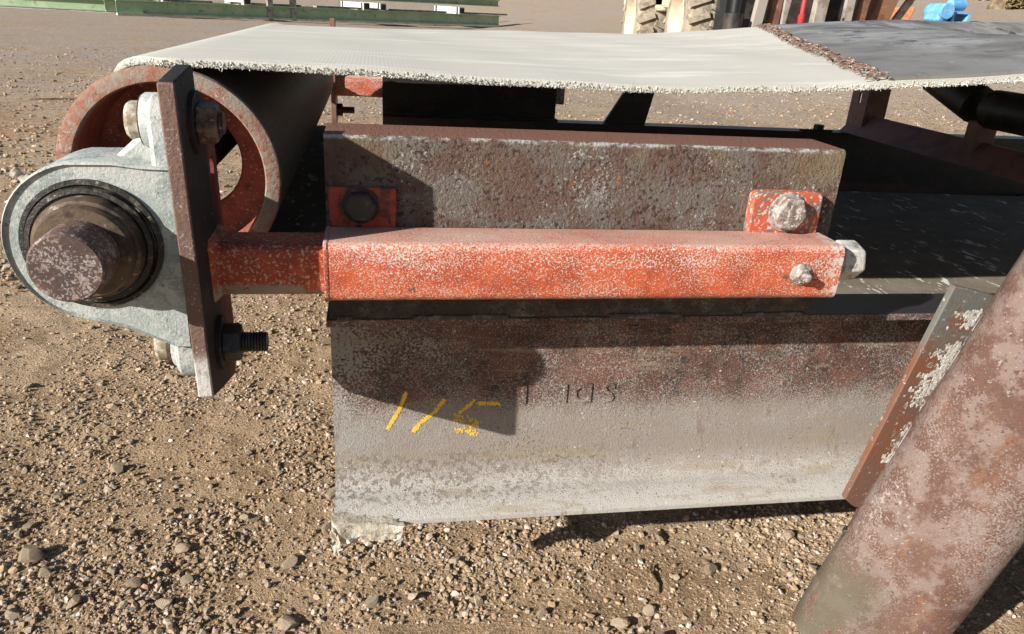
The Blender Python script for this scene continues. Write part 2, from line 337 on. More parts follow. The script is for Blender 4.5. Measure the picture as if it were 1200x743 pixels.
# ------------------------------------------------------------------ mesh helpers
class MB:
    def __init__(s): s.v = []; s.f = []
    def add(s, v, f):
        n = len(s.v); s.v += [tuple(p) for p in v]; s.f += [tuple(i + n for i in q) for q in f]; return s
    def box(s, x0, x1, y0, y1, z0, z1):
        return s.add([(x0, y0, z0), (x1, y0, z0), (x1, y1, z0), (x0, y1, z0), (x0, y0, z1), (x1, y0, z1), (x1, y1, z1), (x0, y1, z1)],
                     [(3, 2, 1, 0), (4, 5, 6, 7), (0, 1, 5, 4), (1, 2, 6, 5), (2, 3, 7, 6), (3, 0, 4, 7)])
    def bar(s, p0, p1, w, h, upv=(0, 0, 1)):
        p0, p1 = Vector(p0), Vector(p1); d = (p1 - p0).normalized()
        a = d.cross(Vector(upv)).normalized(); b = a.cross(d)
        v = [p + a * (i * w / 2) + b * (j * h / 2) for p in (p0, p1) for i, j in ((-1, -1), (1, -1), (1, 1), (-1, 1))]
        return s.add(v, [(0, 1, 2, 3), (7, 6, 5, 4), (0, 4, 5, 1), (1, 5, 6, 2), (2, 6, 7, 3), (3, 7, 4, 0)])
    def rings(s, rings, closed=True, caps=True):
        """list of point loops joined by quads"""
        n = len(rings[0]); v = [p for r in rings for p in r]; f = []
        for i in range(len(rings) - 1):
            for j in range(n if closed else n - 1):
                k = (j + 1) % n
                f.append((i * n + j, i * n + k, (i + 1) * n + k, (i + 1) * n + j))
        if caps:
            f.append(tuple(range(n - 1, -1, -1))); f.append(tuple((len(rings) - 1) * n + j for j in range(n)))
        return s.add(v, f)
    def lathe(s, c, axis, prof, n=48, caps=True):
        """prof: (along, radius) list turned about axis through c"""
        axis = Vector(axis).normalized(); c = Vector(c)
        a = axis.orthogonal().normalized(); b = axis.cross(a)
        return s.rings([[c + axis * t + (a * math.cos(2 * math.pi * j / n) + b * math.sin(2 * math.pi * j / n)) * r for j in range(n)] for t, r in prof], True, caps)
    def extrude(s, prof, axis, a0, a1):
        """prof: 2D loop; axis 'X': (y,z), 'Y': (x,z), 'Z': (x,y)"""
        def P(p, a): return {'X': (a, p[0], p[1]), 'Y': (p[0], a, p[1]), 'Z': (p[0], p[1], a)}[axis]
        return s.rings([[P(p, a0) for p in prof], [P(p, a1) for p in prof]])
    def build(s, name, mat, parent=None, bevel=0, seg=2, smooth=True, angle=35):
        me = bpy.data.meshes.new(name)
        me.from_pydata([tuple(p) for p in s.v], [], s.f)
        return finish(me, name, mat, parent, bevel, seg, smooth, angle)

def finish(me, name, mat, parent=None, bevel=0, seg=2, smooth=True, angle=35):
    bm = bmesh.new(); bm.from_mesh(me)
    bmesh.ops.recalc_face_normals(bm, faces=bm.faces)
    bm.to_mesh(me); bm.free()
    o = bpy.data.objects.new(name, me)
    COL.objects.link(o)
    me.materials.append(MAT[mat] if isinstance(mat, str) else mat)
    if parent is not None: attach(o, parent)
    if bevel:
        b = o.modifiers.new('bevel', 'BEVEL'); b.width = bevel; b.segments = seg; b.limit_method = 'ANGLE'; b.angle_limit = math.radians(40)
    if smooth:
        me.polygons.foreach_set('use_smooth', [True] * len(me.polygons))
        try: me.set_sharp_from_angle(angle=math.radians(angle))
        except Exception: pass
    return o

WORLD = {}
def attach(o, parent):
    """parent with the child's coordinates left in world space"""
    o.parent = parent
    o.matrix_parent_inverse = Matrix.Translation(-WORLD.get(parent.name, Vector((0, 0, 0))))

def thing(name, loc, label, cat, group=None):
    o = bpy.data.objects.new(name, None)
    o.empty_display_size = 0.2
    COL.objects.link(o); o.location = loc
    WORLD[o.name] = Vector(loc)
    return tag(o, label, cat, group)

def tag(o, label=None, cat=None, group=None, kind=None):
    if label: o['label'] = label
    if cat: o['category'] = cat
    if group: o['group'] = group
    if kind: o['kind'] = kind
    return o

def poly_plate(outer, holes, axis, a0, a1, name, mat, parent, bevel=0, shear=None):
    bm = bmesh.new()
    def P(p, a): return {'X': (a, p[0], p[1]), 'Y': (p[0], a, p[1]), 'Z': (p[0], p[1], a)}[axis]
    for loop in [outer] + list(holes):
        vv = [bm.verts.new(P(p, a0)) for p in loop]
        for i in range(len(vv)): bm.edges.new((vv[i], vv[(i + 1) % len(vv)]))
    bmesh.ops.triangle_fill(bm, use_beauty=True, use_dissolve=False, edges=bm.edges[:])
    r = bmesh.ops.extrude_face_region(bm, geom=bm.faces[:])
    d = Vector(P((0, 0), a1 - a0))
    bmesh.ops.translate(bm, vec=d, verts=[e for e in r['geom'] if isinstance(e, bmesh.types.BMVert)])
    if shear:
        for v in bm.verts: v.co = shear(v.co)
    me = bpy.data.meshes.new(name); bm.to_mesh(me); bm.free()
    return finish(me, name, mat, parent, bevel, 2, True, 30)

def roundrect(x0, x1, z0, z1, r, n=5):
    out = []
    for cx, cz, a in ((x1 - r, z1 - r, 0), (x0 + r, z1 - r, 90), (x0 + r, z0 + r, 180), (x1 - r, z0 + r, 270)):
        for i in range(n + 1):
            t = math.radians(a + 90 * i / n); out.append((cx + r * math.cos(t), cz + r * math.sin(t)))
    return out

def hexloop(c, axis, r, a=0.0):
    axis = Vector(axis).normalized(); c = Vector(c); u = axis.orthogonal().normalized(); w = axis.cross(u)
    return [c + (u * math.cos(a + k * math.pi / 3) + w * math.sin(a + k * math.pi / 3)) * r for k in range(6)]

def hexhead(mb, c, axis, r, t, a=0.0):
    ax = Vector(axis).normalized(); c = Vector(c)
    mb.rings([hexloop(c, ax, r, a), hexloop(c + ax * t * .8, ax, r, a), hexloop(c + ax * t, ax, r * .86, a)])

def lerpt(tab, x):
    if x <= tab[0][0]: return tab[0][1]
    for (a, va), (b, vb) in zip(tab, tab[1:]):
        if x <= b:
            t = (x - a) / (b - a); return va + (vb - va) * t
    return tab[-1][1]

def vnoise(x, y, seed=0):
    """smooth value noise on arrays"""
    xi = np.floor(x).astype(np.int64); yi = np.floor(y).astype(np.int64)
    fx = x - xi; fy = y - yi
    fx = fx * fx * (3 - 2 * fx); fy = fy * fy * (3 - 2 * fy)
    def h(i, j):
        n = (i * 374761393 + j * 668265263 + seed * 974634777) & 0x7fffffff
        n = ((n ^ (n >> 13)) * 1274126177) & 0x7fffffff
        return ((n ^ (n >> 16)) & 0xffff) / 65535.0
    return (h(xi, yi) * (1 - fx) + h(xi + 1, yi) * fx) * (1 - fy) + (h(xi, yi + 1) * (1 - fx) + h(xi + 1, yi + 1) * fx) * fy

# ================================================================== GROUND
G = -0.625
def sstep(a, b, x):
    t = np.clip((x - a) / (b - a), 0, 1); return t * t * (3 - 2 * t)
def ground_z(x, y):
    x = np.asarray(x, float); y = np.asarray(y, float)
    near = 1 - sstep(3.0, 9.0, np.hypot(x - .3, y - .8))
    z = G + (vnoise(x * 1.6, y * 1.6, 1) - .5) * .022 + (vnoise(x * 5, y * 5, 2) - .5) * .012
    z = z + near * ((vnoise(x * 17, y * 17, 3) - .5) * .008 + (vnoise(x * 43, y * 43, 4) - .5) * .005 + (vnoise(x * 90, y * 90, 5) - .5) * .003)
    z = z + .10 * np.maximum(0, x - 4.0) * sstep(5, 9, y) * (1 - sstep(30, 80, x) * .6)
    z = z + .055 * np.maximum(0, y - 33)
    return z
def axis_coords(lo, a, b, hi, step, growth):
    mid = list(np.arange(a, b, step)); out = list(mid)
    s = step; p = b
    while p < hi: out.append(p); s *= growth; p += s
    out.append(hi)
    s = step; p = a - s; left = []
    while p > lo: left.append(p); s *= growth; p -= s
    left.append(lo)
    return np.array(left[::-1] + out)
xs = axis_coords(-320, -.85, 1.7, 320, .0125, 1.07)
ys = axis_coords(-40, -.15, 2.2, 420, .0125, 1.05)
XX, YY = np.meshgrid(xs, ys)
ZZ = ground_z(XX, YY)
nx, ny = len(xs), len(ys)
gv = np.stack([XX.ravel(), YY.ravel(), ZZ.ravel()], 1)
ii = (np.arange(ny - 1)[:, None] * nx + np.arange(nx - 1)[None, :]).ravel()
gf = np.stack([ii, ii + 1, ii + nx + 1, ii + nx], 1)
me = bpy.data.meshes.new('ground')
me.vertices.add(len(gv)); me.vertices.foreach_set('co', gv.ravel())
me.loops.add(gf.size); me.loops.foreach_set('vertex_index', gf.ravel())
me.polygons.add(len(gf)); me.polygons.foreach_set('loop_start', np.arange(0, gf.size, 4))
me.polygons.foreach_set('use_smooth', np.ones(len(gf), bool))
me.update(calc_edges=True); me.validate()
ground = bpy.data.objects.new('ground', me); COL.objects.link(ground)
me.materials.append(MAT['soil'])
tag(ground, 'brown dirt yard strewn with gravel', None, kind='structure')

# ------------------------------------------------------------------ gravel
def ico():
    t = (1 + 5 ** .5) / 2
    v = np.array([(-1, t, 0), (1, t, 0), (-1, -t, 0), (1, -t, 0), (0, -1, t), (0, 1, t), (0, -1, -t), (0, 1, -t), (t, 0, -1), (t, 0, 1), (-t, 0, -1), (-t, 0, 1)], float)
    v /= np.linalg.norm(v[0])
    f = np.array([(0, 11, 5), (0, 5, 1), (0, 1, 7), (0, 7, 10), (0, 10, 11), (1, 5, 9), (5, 11, 4), (11, 10, 2), (10, 7, 6), (7, 1, 8), (3, 9, 4), (3, 4, 2), (3, 2, 6), (3, 6, 8), (3, 8, 9), (4, 9, 5), (2, 4, 11), (6, 2, 10), (8, 6, 7), (9, 8, 1)])
    return v, f
IV, IF = ico()
def scatter(n, r0, r1, dens):
    """random points, thinner with distance from the place the yard is looked at from"""
    px, py = [], []
    while len(px) < n:
        d = r0 * (r1 / r0) ** RNG.random(4000); a = RNG.uniform(-.80, 1.00, 4000)
        x = .06 + d * np.sin(a); y = -.89 + d * np.cos(a)
        p = .22 + .78 * sstep(.38, .64, vnoise(x * 3.1, y * 3.1, 21) * .6 + vnoise(x * 9, y * 9, 22) * .4)
        p = p * dens(x, y)
        k = RNG.random(4000) < p
        px += list(x[k]); py += list(y[k])
    return np.array(px[:n]), np.array(py[:n])
def gravel(n, r0, r1, smin, smax, seed):
    x, y = scatter(n, r0, r1, lambda x, y: 1.0)
    s = smin * (smax / smin) ** (RNG.random(n) ** 2.2)
    z = ground_z(x, y)
    V = IV[None] * (1 + RNG.uniform(-.42, .36, (n, 12, 1)))
    sc = np.stack([RNG.uniform(.75, 1.35, n), RNG.uniform(.75, 1.2, n), RNG.uniform(.5, .85, n)], 1)
    V = V * sc[:, None, :] * s[:, None, None]
    a = RNG.uniform(0, 6.283, n); c, q = np.cos(a)[:, None], np.sin(a)[:, None]
    tl = RNG.normal(0, .3, n); ct, st = np.cos(tl)[:, None], np.sin(tl)[:, None]
    X, Y, Z = V[..., 0], V[..., 1], V[..., 2]
    Y, Z = Y * ct - Z * st, Y * st + Z * ct
    X, Y = X * c - Y * q, X * q + Y * c
    V = np.stack([X + x[:, None], Y + y[:, None], Z + (z + s * RNG.uniform(.0, .38, n))[:, None]], 2)
    F = IF[None] + (np.arange(n) * 12)[:, None, None]
    base = np.array([(.34, .255, .165), (.37, .305, .225), (.28, .205, .13), (.43, .37, .295), (.29, .255, .215), (.50, .455, .395), (.23, .17, .12), (.33, .225, .145)])
    c = base[RNG.choice(8, n, p=[.24, .2, .18, .1, .1, .05, .07, .06])] * RNG.uniform(.85, 1.25, (n, 1)) * np.array([1.05, 1.0, 1.02])
    return V.reshape(-1, 3), F.reshape(-1, 3), np.repeat(c, 12, 0)
def gravel_object(name, parts, label):
    V = np.concatenate([p[0] for p in parts]); C = np.concatenate([p[2] for p in parts])
    off = 0; Fs = []
    for p in parts: Fs.append(p[1] + off); off += len(p[0])
    F = np.concatenate(Fs)
    me = bpy.data.meshes.new(name)
    me.vertices.add(len(V)); me.vertices.foreach_set('co', V.ravel())
    me.loops.add(F.size); me.loops.foreach_set('vertex_index', F.ravel().astype(np.int32))
    me.polygons.add(len(F)); me.polygons.foreach_set('loop_start', np.arange(0, F.size, 3))
    me.polygons.foreach_set('use_smooth', np.zeros(len(F), bool))
    me.update(calc_edges=True)
    at = me.color_attributes.new('Col', 'FLOAT_COLOR', 'POINT')
    at.data.foreach_set('color', np.concatenate([C, np.ones((len(C), 1))], 1).ravel())
    o = bpy.data.objects.new(name, me); COL.objects.link(o)
    me.materials.append(MAT['gravel'])
    return tag(o, label, 'gravel', kind='stuff')
gravel_object('gravel', [gravel(52000, 1.0, 3.8, .0015, .0050, 1), gravel(25000, 1.0, 3.8, .0028, .0078, 2), gravel(24000, 3.0, 14.0, .006, .020, 3)],
              'small brown and grey gravel strewn over the dirt')

# larger stones: single pieces lying on the ground
stone_meshes = []
for k in range(9):
    bm = bmesh.new(); bmesh.ops.create_icosphere(bm, subdivisions=2, radius=1.0)
    dirs = [Vector(RNG.normal(0, 1, 3)).normalized() for _ in range(12)]
    cut = [RNG.uniform(.45, .85) for _ in dirs]
    for v in bm.verts:
        p = v.co.copy()
        for d, c in zip(dirs, cut):
            e = p.dot(d) - c
            if e > 0: p -= d * e
        v.co = p * (1.25 + random.uniform(-.03, .03))
    sm = bpy.data.meshes.new('stone'); bm.to_mesh(sm); bm.free(); sm.materials.append(MAT['stone'])
    sm.polygons.foreach_set('use_smooth', [True] * len(sm.polygons))
    try: sm.set_sharp_from_angle(angle=math.radians(18))
    except Exception: pass
    stone_meshes.append(sm)
def stone(x, y, s, k=None):
    o = bpy.data.objects.new('stone', stone_meshes[random.randrange(9) if k is None else k])
    COL.objects.link(o); o.parent = ground
    o.location = (x, y, float(ground_z(x, y)) + s * random.uniform(.12, .34))
    o.scale = (s * random.uniform(.9, 1.5), s * random.uniform(.8, 1.15), s * random.uniform(.5, .85))
    o.rotation_euler = (random.uniform(-.35, .35), random.uniform(-.35, .35), random.uniform(0, 6.28))
sx_, sy_ = scatter(255, 1.02, 3.3, lambda x, y: 1.0)
for x, y in zip(sx_, sy_):
    stone(float(x), float(y), .0068 + .0065 * random.random() ** 2.2)
for x, y, s in ((-.553, .325, .019), (-.36, .24, .012), (-.44, .20, .012), (-.30, .33, .012), (-.20, .42, .011), (.34, .10, .012), (.47, .06, .014), (.68, .17, .013), (.52, .02, .014), (-.5, .62, .015), (.62, .28, .013), (-.10, .28, .014)):
    stone(x, y, s)

# ================================================================== CONVEYOR
conv = thing('belt_conveyor', (0.9, 1.105, G), 'rusty steel belt conveyor tail end with orange take-up tube and pale canvas belt', 'conveyor')

# ---- side channels (toes face outward)
def channel_profile(side):
    """(y,z) of a tapered-flange channel; side +1 near, mirrored for the far one"""
    ytoe, yweb, yback = .0835, .160, .170
    zt, zb = -.057, -.406
    pts = [(yback, zt), (ytoe + .002, zt), (ytoe, zt - .002), (ytoe, zt - .011), (ytoe + .003, zt - .013)]
    r = .020; pts += [(yweb - r * 1.6, zt - .013 - .010)]
    for i in range(1, 7):
        t = math.radians(90 * i / 6); pts.append((yweb - r + r * math.sin(t) - .000, zt - .026 - r + r * math.cos(t)))
    R = .046; zf = zb + .028
    for i in range(0, 11):
        t = math.radians(90 * i / 10); pts.append((yweb - R + R * math.cos(t), zf + R - R * math.sin(t)))
    pts += [(ytoe + .006, zb + .0125), (ytoe, zb + .009), (ytoe, zb + .002), (ytoe + .002, zb), (yback, zb)]
    if side < 0: pts = [(2.21 - y, z) for y, z in pts]
    return pts
def channel(side, x0, x1, mat):
    prof = channel_profile(side)
    mb = MB()
    X = [x0 + (x1 - x0) * i / 60 for i in range(61)]
    mb.rings([[(x, y, z) for y, z in prof] for x in X])
    return mb.build('side_channel', mat, conv, angle=30)
ch = channel(1, -.005, 3.4, 'web')
tag(ch, 'near side channel with rusty web dusted grey towards the bottom')
channel(-1, .09, 3.4, 'shaded_steel')

# raised mill letters, upside down on the web
def letter(ch_, x, zc, h):
    cu = bpy.data.curves.new('raised_letter', 'FONT'); cu.body = ch_; cu.size = h * 1.4; cu.extrude = .0012; cu.bevel_depth = .0007
    cu.align_x = 'CENTER'; cu.align_y = 'CENTER'; cu.resolution_u = 3
    t = bpy.data.objects.new('tmp', cu); COL.objects.link(t)
    m_ = bpy.data.meshes.new_from_object(t.evaluated_get(bpy.context.evaluated_depsgraph_get()))
    bpy.data.objects.remove(t)
    # stand up facing -Y, turned half round
    m_.transform(Matrix.Translation((x, .1597, zc)) @ Matrix.Rotation(math.pi, 4, 'Y') @ Matrix.Rotation(math.pi / 2, 4, 'X'))
    m_.name = 'raised_letter'
    o = bpy.data.objects.new('raised_letter', m_); COL.objects.link(o); m_.materials.append(MAT['web']); attach(o, ch)
for c_, x in (('I', .294), ('I', .361), ('D', .390), ('S', .434)):
    letter(c_, x, -.221, .034)

# yellow paint-marker strokes on the web: broken flakes along each stroke
def stroke(pts, w, n, cover=.8):
    mb = MB()
    for i in range(n):
        t = i / (n - 1) * (len(pts) - 1); k = min(int(t), len(pts) - 2); u = t - k
        x = pts[k][0] * (1 - u) + pts[k + 1][0] * u; z = pts[k][1] * (1 - u) + pts[k + 1][1] * u
        for j in range(4):
            if random.random() > cover: continue
            cx = x + random.uniform(-.5, .5) * w; cz = z + random.uniform(-.5, .5) * w; r = random.uniform(.0008, .0019)
            loop = [(cx + r * random.uniform(.6, 1.2) * math.cos(a), cz + r * random.uniform(.6, 1.6) * math.sin(a)) for a in (0, 1.05, 2.1, 3.14, 4.2, 5.25)]
            d = .0002 + .0004 * random.random()
            mb.extrude(loop, 'Y', .1601, .1598 - d)
    mb.build('paint_stroke', 'chalk', ch, smooth=False)
stroke([(.106, -.214), (.095, -.245), (.078, -.277)], .0042, 70, 1.0)
stroke([(.166, -.228), (.150, -.25), (.128, -.270), (.118, -.283)], .0052, 66, .9)
stroke([(.190, -.252), (.200, -.243), (.214, -.230)], .005, 20, .75)
stroke([(.219, -.236), (.236, -.237), (.253, -.238)], .005, 18, .8)
stroke([(.178, -.260), (.205, -.268), (.222, -.274)], .016, 30, .62)
stroke([(.185, -.284), (.205, -.288), (.218, -.292)], .011, 22, .62)

# crust of dried mud hanging off the channel's lower corner
def crust(outline, y0, y1, name, mat, parent, jit=.003, sub=3):
    bm = bmesh.new()
    vv = [bm.verts.new((x, y0, z)) for x, z in outline]
    bm.faces.new(vv)
    r = bmesh.ops.extrude_face_region(bm, geom=bm.faces[:])
    bmesh.ops.translate(bm, vec=(0, y1 - y0, 0), verts=[e for e in r['geom'] if isinstance(e, bmesh.types.BMVert)])
    bmesh.ops.triangulate(bm, faces=bm.faces[:])
    bmesh.ops.subdivide_edges(bm, edges=bm.edges[:], cuts=sub, use_grid_fill=True)
    bmesh.ops.triangulate(bm, faces=bm.faces[:])
    for v in bm.verts:
        v.co += Vector((random.gauss(0, jit), random.gauss(0, jit), random.gauss(0, jit)))
    m_ = bpy.data.meshes.new(name); bm.to_mesh(m_); bm.free()
    return finish(m_, name, mat, parent, angle=50)
crust([(-.007, -.385), (-.009, -.415), (-.006, -.437), (-.001, -.446), (.004, -.438), (.009, -.424), (.03, -.419), (.06, -.421), (.085, -.418), (.090, -.432), (.096, -.432), (.099, -.416), (.100, -.396), (.05, -.391)],
      .070, .098, 'mud_crust', 'dirt_crust', ch, .0016)

# ---- mounting bracket standing on the near channel (a channel with its flanges turned inwards)
bp = [(.085, -.0565), (.085, .185), (.087, .189), (.092, .191), (.178, .191), (.178, .183), (.096, .182), (.094, .178), (.094, -.048), (.150, -.048), (.150, -.0565)]
def bracket(prof, x0, x1, mat, n=36):
    mb = MB(); mb.rings([[(x0 + (x1 - x0) * i / n, y, z) for y, z in prof] for i in range(n + 1)])
    return mb.build('mounting_bracket', mat, conv, angle=30)
br = bracket(bp, 0, .713, 'bracket')
tag(br, 'pitted brown steel bracket behind the orange tube')
bracket([(2.21 - y, z) for y, z in bp], .09, .765, 'shaded_steel')
# stitch welds along its foot
for x0, x1 in ((.112, .245), (.395, .505), (.60, .70), (.01, .03)):
    mb = MB(); n = int((x1 - x0) / .006)
    mb.rings([[(x0 + (x1 - x0) * i / n, .0846 - .0035 * (1 + .5 * math.sin(i * 2.1)) * max(0, math.sin(t)), -.0565 - .0045 * math.cos(t)) for t in [k * math.pi / 5 for k in range(6)]] for i in range(n + 1)], True, True)
    mb.build('weld_bead', 'weld', br)

# ---- take-up: outer tube, inner tube, tabs, bolts
tk = MB()
def tube_rings(x0, x1, y0, y1, z0, z1, r, wall, n, openend):
    P = roundrect(y0, y1, z0, z1, r); Q = roundrect(y0 + wall, y1 - wall, z0 + wall, z1 - wall, max(r - wall, .002))
    mb = MB(); N_ = len(P)
    R_ = [[(x0 + (x1 - x0) * i / n, *p) for p in P] for i in range(n + 1)]
    mb.rings(R_, True, False)
    I_ = [[(x0 + (x1 - x0) * i / n, *p) for p in Q] for i in (0, n)]
    mb.rings(I_, True, False)
    o = [(x0, *p) for p in P]; q = [(x0, *p) for p in Q]; mb.rings([o, q], True, False)
    o = [(x1, *p) for p in P]; q = [(x1, *p) for p in Q]; mb.rings([o, q], True, False)
    return mb
outer = tube_rings(0, .688, 0, .0835, 0, .076, .011, .006, 40, True).build('take_up_tube', 'orange', conv, angle=25)
tag(outer, 'flaking orange square take-up tube speckled white')
cap = MB(); cap.extrude(roundrect(.0045, .079, .0045, .0715, .009), 'X', .682, .692); cap.build('end_cap', 'orange', outer, bevel=.003)
inner = tube_rings(-.131, .05, .0075, .0765, .0065, .0695, .009, .006, 12, True).build('sliding_tube', 'orange_dark', outer, angle=25)
# weld rim round the mouth
mb = MB(); mb.rings([[(x, *p) for p in roundrect(.0 - e, .0835 + e, -e, .076 + e, .012)] for x, e in ((.0, -.001), (.001, .0012), (.004, .0014), (.006, .0004))], True, False)
mb.build('mouth_rim', 'orange', outer)
def tab(x0, x1, z0, z1, th, r, mat, boltmat, bx, bz, hr, ang):
    mb = MB(); mb.extrude(roundrect(x0, x1, z0, z1, r), 'Y', .0845, .0845 - th)
    t = mb.build('mounting_tab', mat, outer, bevel=.0025)
    b = MB(); b.lathe((bx, .0845 - th, bz), (0, -1, 0), [(0, hr * 1.12), (.003, hr * 1.12), (.0032, hr * .9)], 28)
    hexhead(b, (bx, .0845 - th - .003, bz), (0, -1, 0), hr, .015, ang)
    b.build('bolt', boltmat, outer, bevel=.0012)
tab(.004, .089, .070, .127, .008, .004, 'tab_rust', 'bolt_black', .044, .104, .021, .3)
tab(.577, .683, .068, .134, .017, .010, 'tab', 'bolt_gray', .630, .106, .025, .15)
# jacking bolt out of the end cap
mb = MB(); mb.lathe((.692, .042, .044), (1, 0, 0), [(0, .012), (.02, .012)], 20)
mb.lathe((.692, .042, .044), (1, 0, 0), [(0, .026), (.010, .026), (.012, .022)], 28)
mb.build('jacking_screw', 'bolt_gray', outer)
mb = MB(); hexhead(mb, (.704, .042, .044), (1, 0, 0), .029, .034, .52); mb.build('jacking_nut', 'nut_pale', outer, bevel=.0022)
# small set bolt on the front face
mb = MB(); mb.lathe((.629, .0, .037), (0, -1, 0), [(-.002, .016), (.002, .0155), (.004, .012)], 24)
hexhead(mb, (.629, -.003, .037), (0, -1, 0), .011, .008, .3); mb.lathe((.629, -.010, .037), (0, -1, 0), [(0, .0062), (.008, .0062), (.009, .004)], 16)
mb.build('set_bolt', 'bolt_gray', outer)

# ---- end plate the bearing is bolted to
def shear(co): return Vector((co.x - (co.z - .083) * .018, co.y, co.z))
outline = [(-.060, .260), (-.05, .262), (.026, .271), (.030, .268), (.030, .206), (.040, .196), (.092, .184), (.100, .174), (.102, .10), (.102, .02), (.098, -.03), (.100, -.060), (.096, -.100), (.080, -.126), (.072, -.130), (.0, -.112), (-.060, -.094)]
slot = [(.074 + .014 * math.cos(a), .118 + (.032 if math.sin(a) > 0 else -.032) + .014 * math.sin(a)) for a in [k * math.pi / 8 + .01 for k in range(16)]]
ep = poly_plate(outline, [slot], 'X', -.147, -.130, 'end_plate', 'plate', conv, .0018, shear)
tag(ep, 'thick rusty end plate between bearing and orange tube')
# welded collar where the sliding tube meets the plate
mb = MB(); mb.rings([[(x, *p) for p in roundrect(.0075 - e, .0765 + e, .0065 - e, .0695 + e, .010)] for x, e in ((-.131, .009), (-.126, .006), (-.120, .0))], True, False)
mb.build('weld_bead', 'orange_dark', ep)

# ---- pillow block bearing, base against the plate
AX, AZ = -.238, .086
RH = .090
prof = []
for i in range(0, 25):
    t = math.radians(100 + 160 * i / 24); prof.append((AX + RH * math.cos(t), AZ + RH * math.sin(t)))
prof += [(AX + .02, AZ - .098), (-.178, AZ - .118), (-.164, AZ - .124), (-.150, AZ - .125), (-.150, AZ + .085), (-.18, AZ + .086), (AX + .03, AZ + .0895)]
ho = MB()
def ringat(y, k): return [(AX + (x - AX) * k if x < -.155 else x, y, AZ + (z - AZ) * k) for x, z in prof]
ho.rings([ringat(-.040, .955), ringat(-.043, .975), ringat(-.040, .995), ringat(-.034, 1.0), ringat(.045, 1.0), ringat(.052, .97)], True, True)
bh = ho.build('bearing_housing', 'casting', conv, angle=40)
tag(bh, 'pale grey-green cast bearing housing round the shaft')
# feet with bosses, bolted through the plate
ft = MB(); ft.rings([[(x, y, z) for y, z in roundrect(-.036 + e, .050 - e, AZ - .172 + e, AZ + .156 - e, .022)] for x, e in ((-.149, 0), (-.166, 0), (-.171, .004))])
ft.build('bearing_foot', 'casting', bh, angle=35)
mb = MB(); mb.lathe((-.150, .008, AZ + .126), (-1, 0, 0), [(0, .031), (.030, .030), (.034, .027)], 32); mb.build('bolt_boss', 'casting', bh)
mb = MB(); mb.lathe((-.150, .008, AZ - .140), (-1, 0, 0), [(0, .031), (.026, .030), (.030, .027)], 32); mb.build('bolt_boss', 'casting', bh)
mb = MB(); mb.extrude([(-.225, AZ + .080), (-.183, AZ + .118), (-.150, AZ + .146), (-.150, AZ + .075)], 'Y', -.006, .030); mb.build('rib', 'casting', bh, bevel=.006)
mb = MB(); mb.extrude([(-.225, AZ - .090), (-.190, AZ - .128), (-.150, AZ - .155), (-.150, AZ - .085)], 'Y', -.010, .030); mb.build('rib', 'casting', bh, bevel=.006)
for zc, s_ in ((AZ + .126, 1), (AZ - .140, -1)):
    b = MB(); b.lathe((-.180, .008, zc), (-1, 0, 0), [(0, .028), (.004, .028)], 28); b.build('washer', 'collar', bh)
    b = MB(); b.lathe((-.184, .008, zc), (-1, 0, 0), [(0, .021), (.012, .021), (.016, .018)], 28); b.build('bolt_head', 'bolt_zinc', bh)
xo = {1: -.1325, -1: -.1275}
for zc, s_ in ((AZ + .126, 1), (AZ - .140, -1)):
    x = xo[s_]
    b = MB(); b.lathe((x, .008, zc), (1, 0, 0), [(0, .034), (.005, .034)], 28); b.build('washer', 'plate', ep)
    b = MB(); hexhead(b, (x + .005, .008, zc), (1, 0, 0), .024, .021, .4)
    b.build('nut', 'bolt_black' if s_ < 0 else 'bolt', ep, bevel=.0018)
    L_ = .034 if s_ < 0 else .008
    b = MB(); pr = [(.0, .0125)]
    for i in range(int(L_ / .0035)): pr += [(.0035 * i + .0018, .0125), (.0035 * i + .0030, .0106), (.0035 * i + .0035, .0125)]
    b.lathe((x + .024, .008, zc), (1, 0, 0), pr, 20); b.build('bolt_thread', 'bolt_black' if s_ < 0 else 'bolt', ep)
# bore: dark recess, inner ring, locking collar
mb = MB(); mb.lathe((AX, -.0425, AZ), (0, -1, 0), [(-.004, .0715), (.0016, .0715), (.0022, .0665), (-.004, .062), (-.004, .056), (.003, .0545)], 64, False)
mb.build('bearing_seal', 'grease', bh)
mb = MB(); mb.lathe((AX, -.042, AZ), (0, -1, 0), [(-.006, .0560), (.014, .0555), (.020, .0535), (.021, .050), (.027, .0495), (.031, .0475), (.032, .036)], 64, False)
mb.build('locking_collar', 'collar', bh)
mb = MB(); mb.lathe((AX - .001, -.043, AZ), (0, -1, 0), [(.0, .0645), (.006, .0635), (.007, .0585)], 64, False)
mb.build('bearing_ring', 'grease', bh)
# grease nipple
nd = Vector((-.8, 0, .6)); n0 = Vector((AX, .012, AZ)) + nd * .086
mb = MB(); hexhead(mb, n0, nd, .0085, .012); mb.lathe(n0 + nd * .012, nd, [(0, .005), (.006, .0045), (.008, .0065), (.012, .006), (.014, .003)], 16)
mb.build('grease_nipple', 'bolt_zinc', bh)

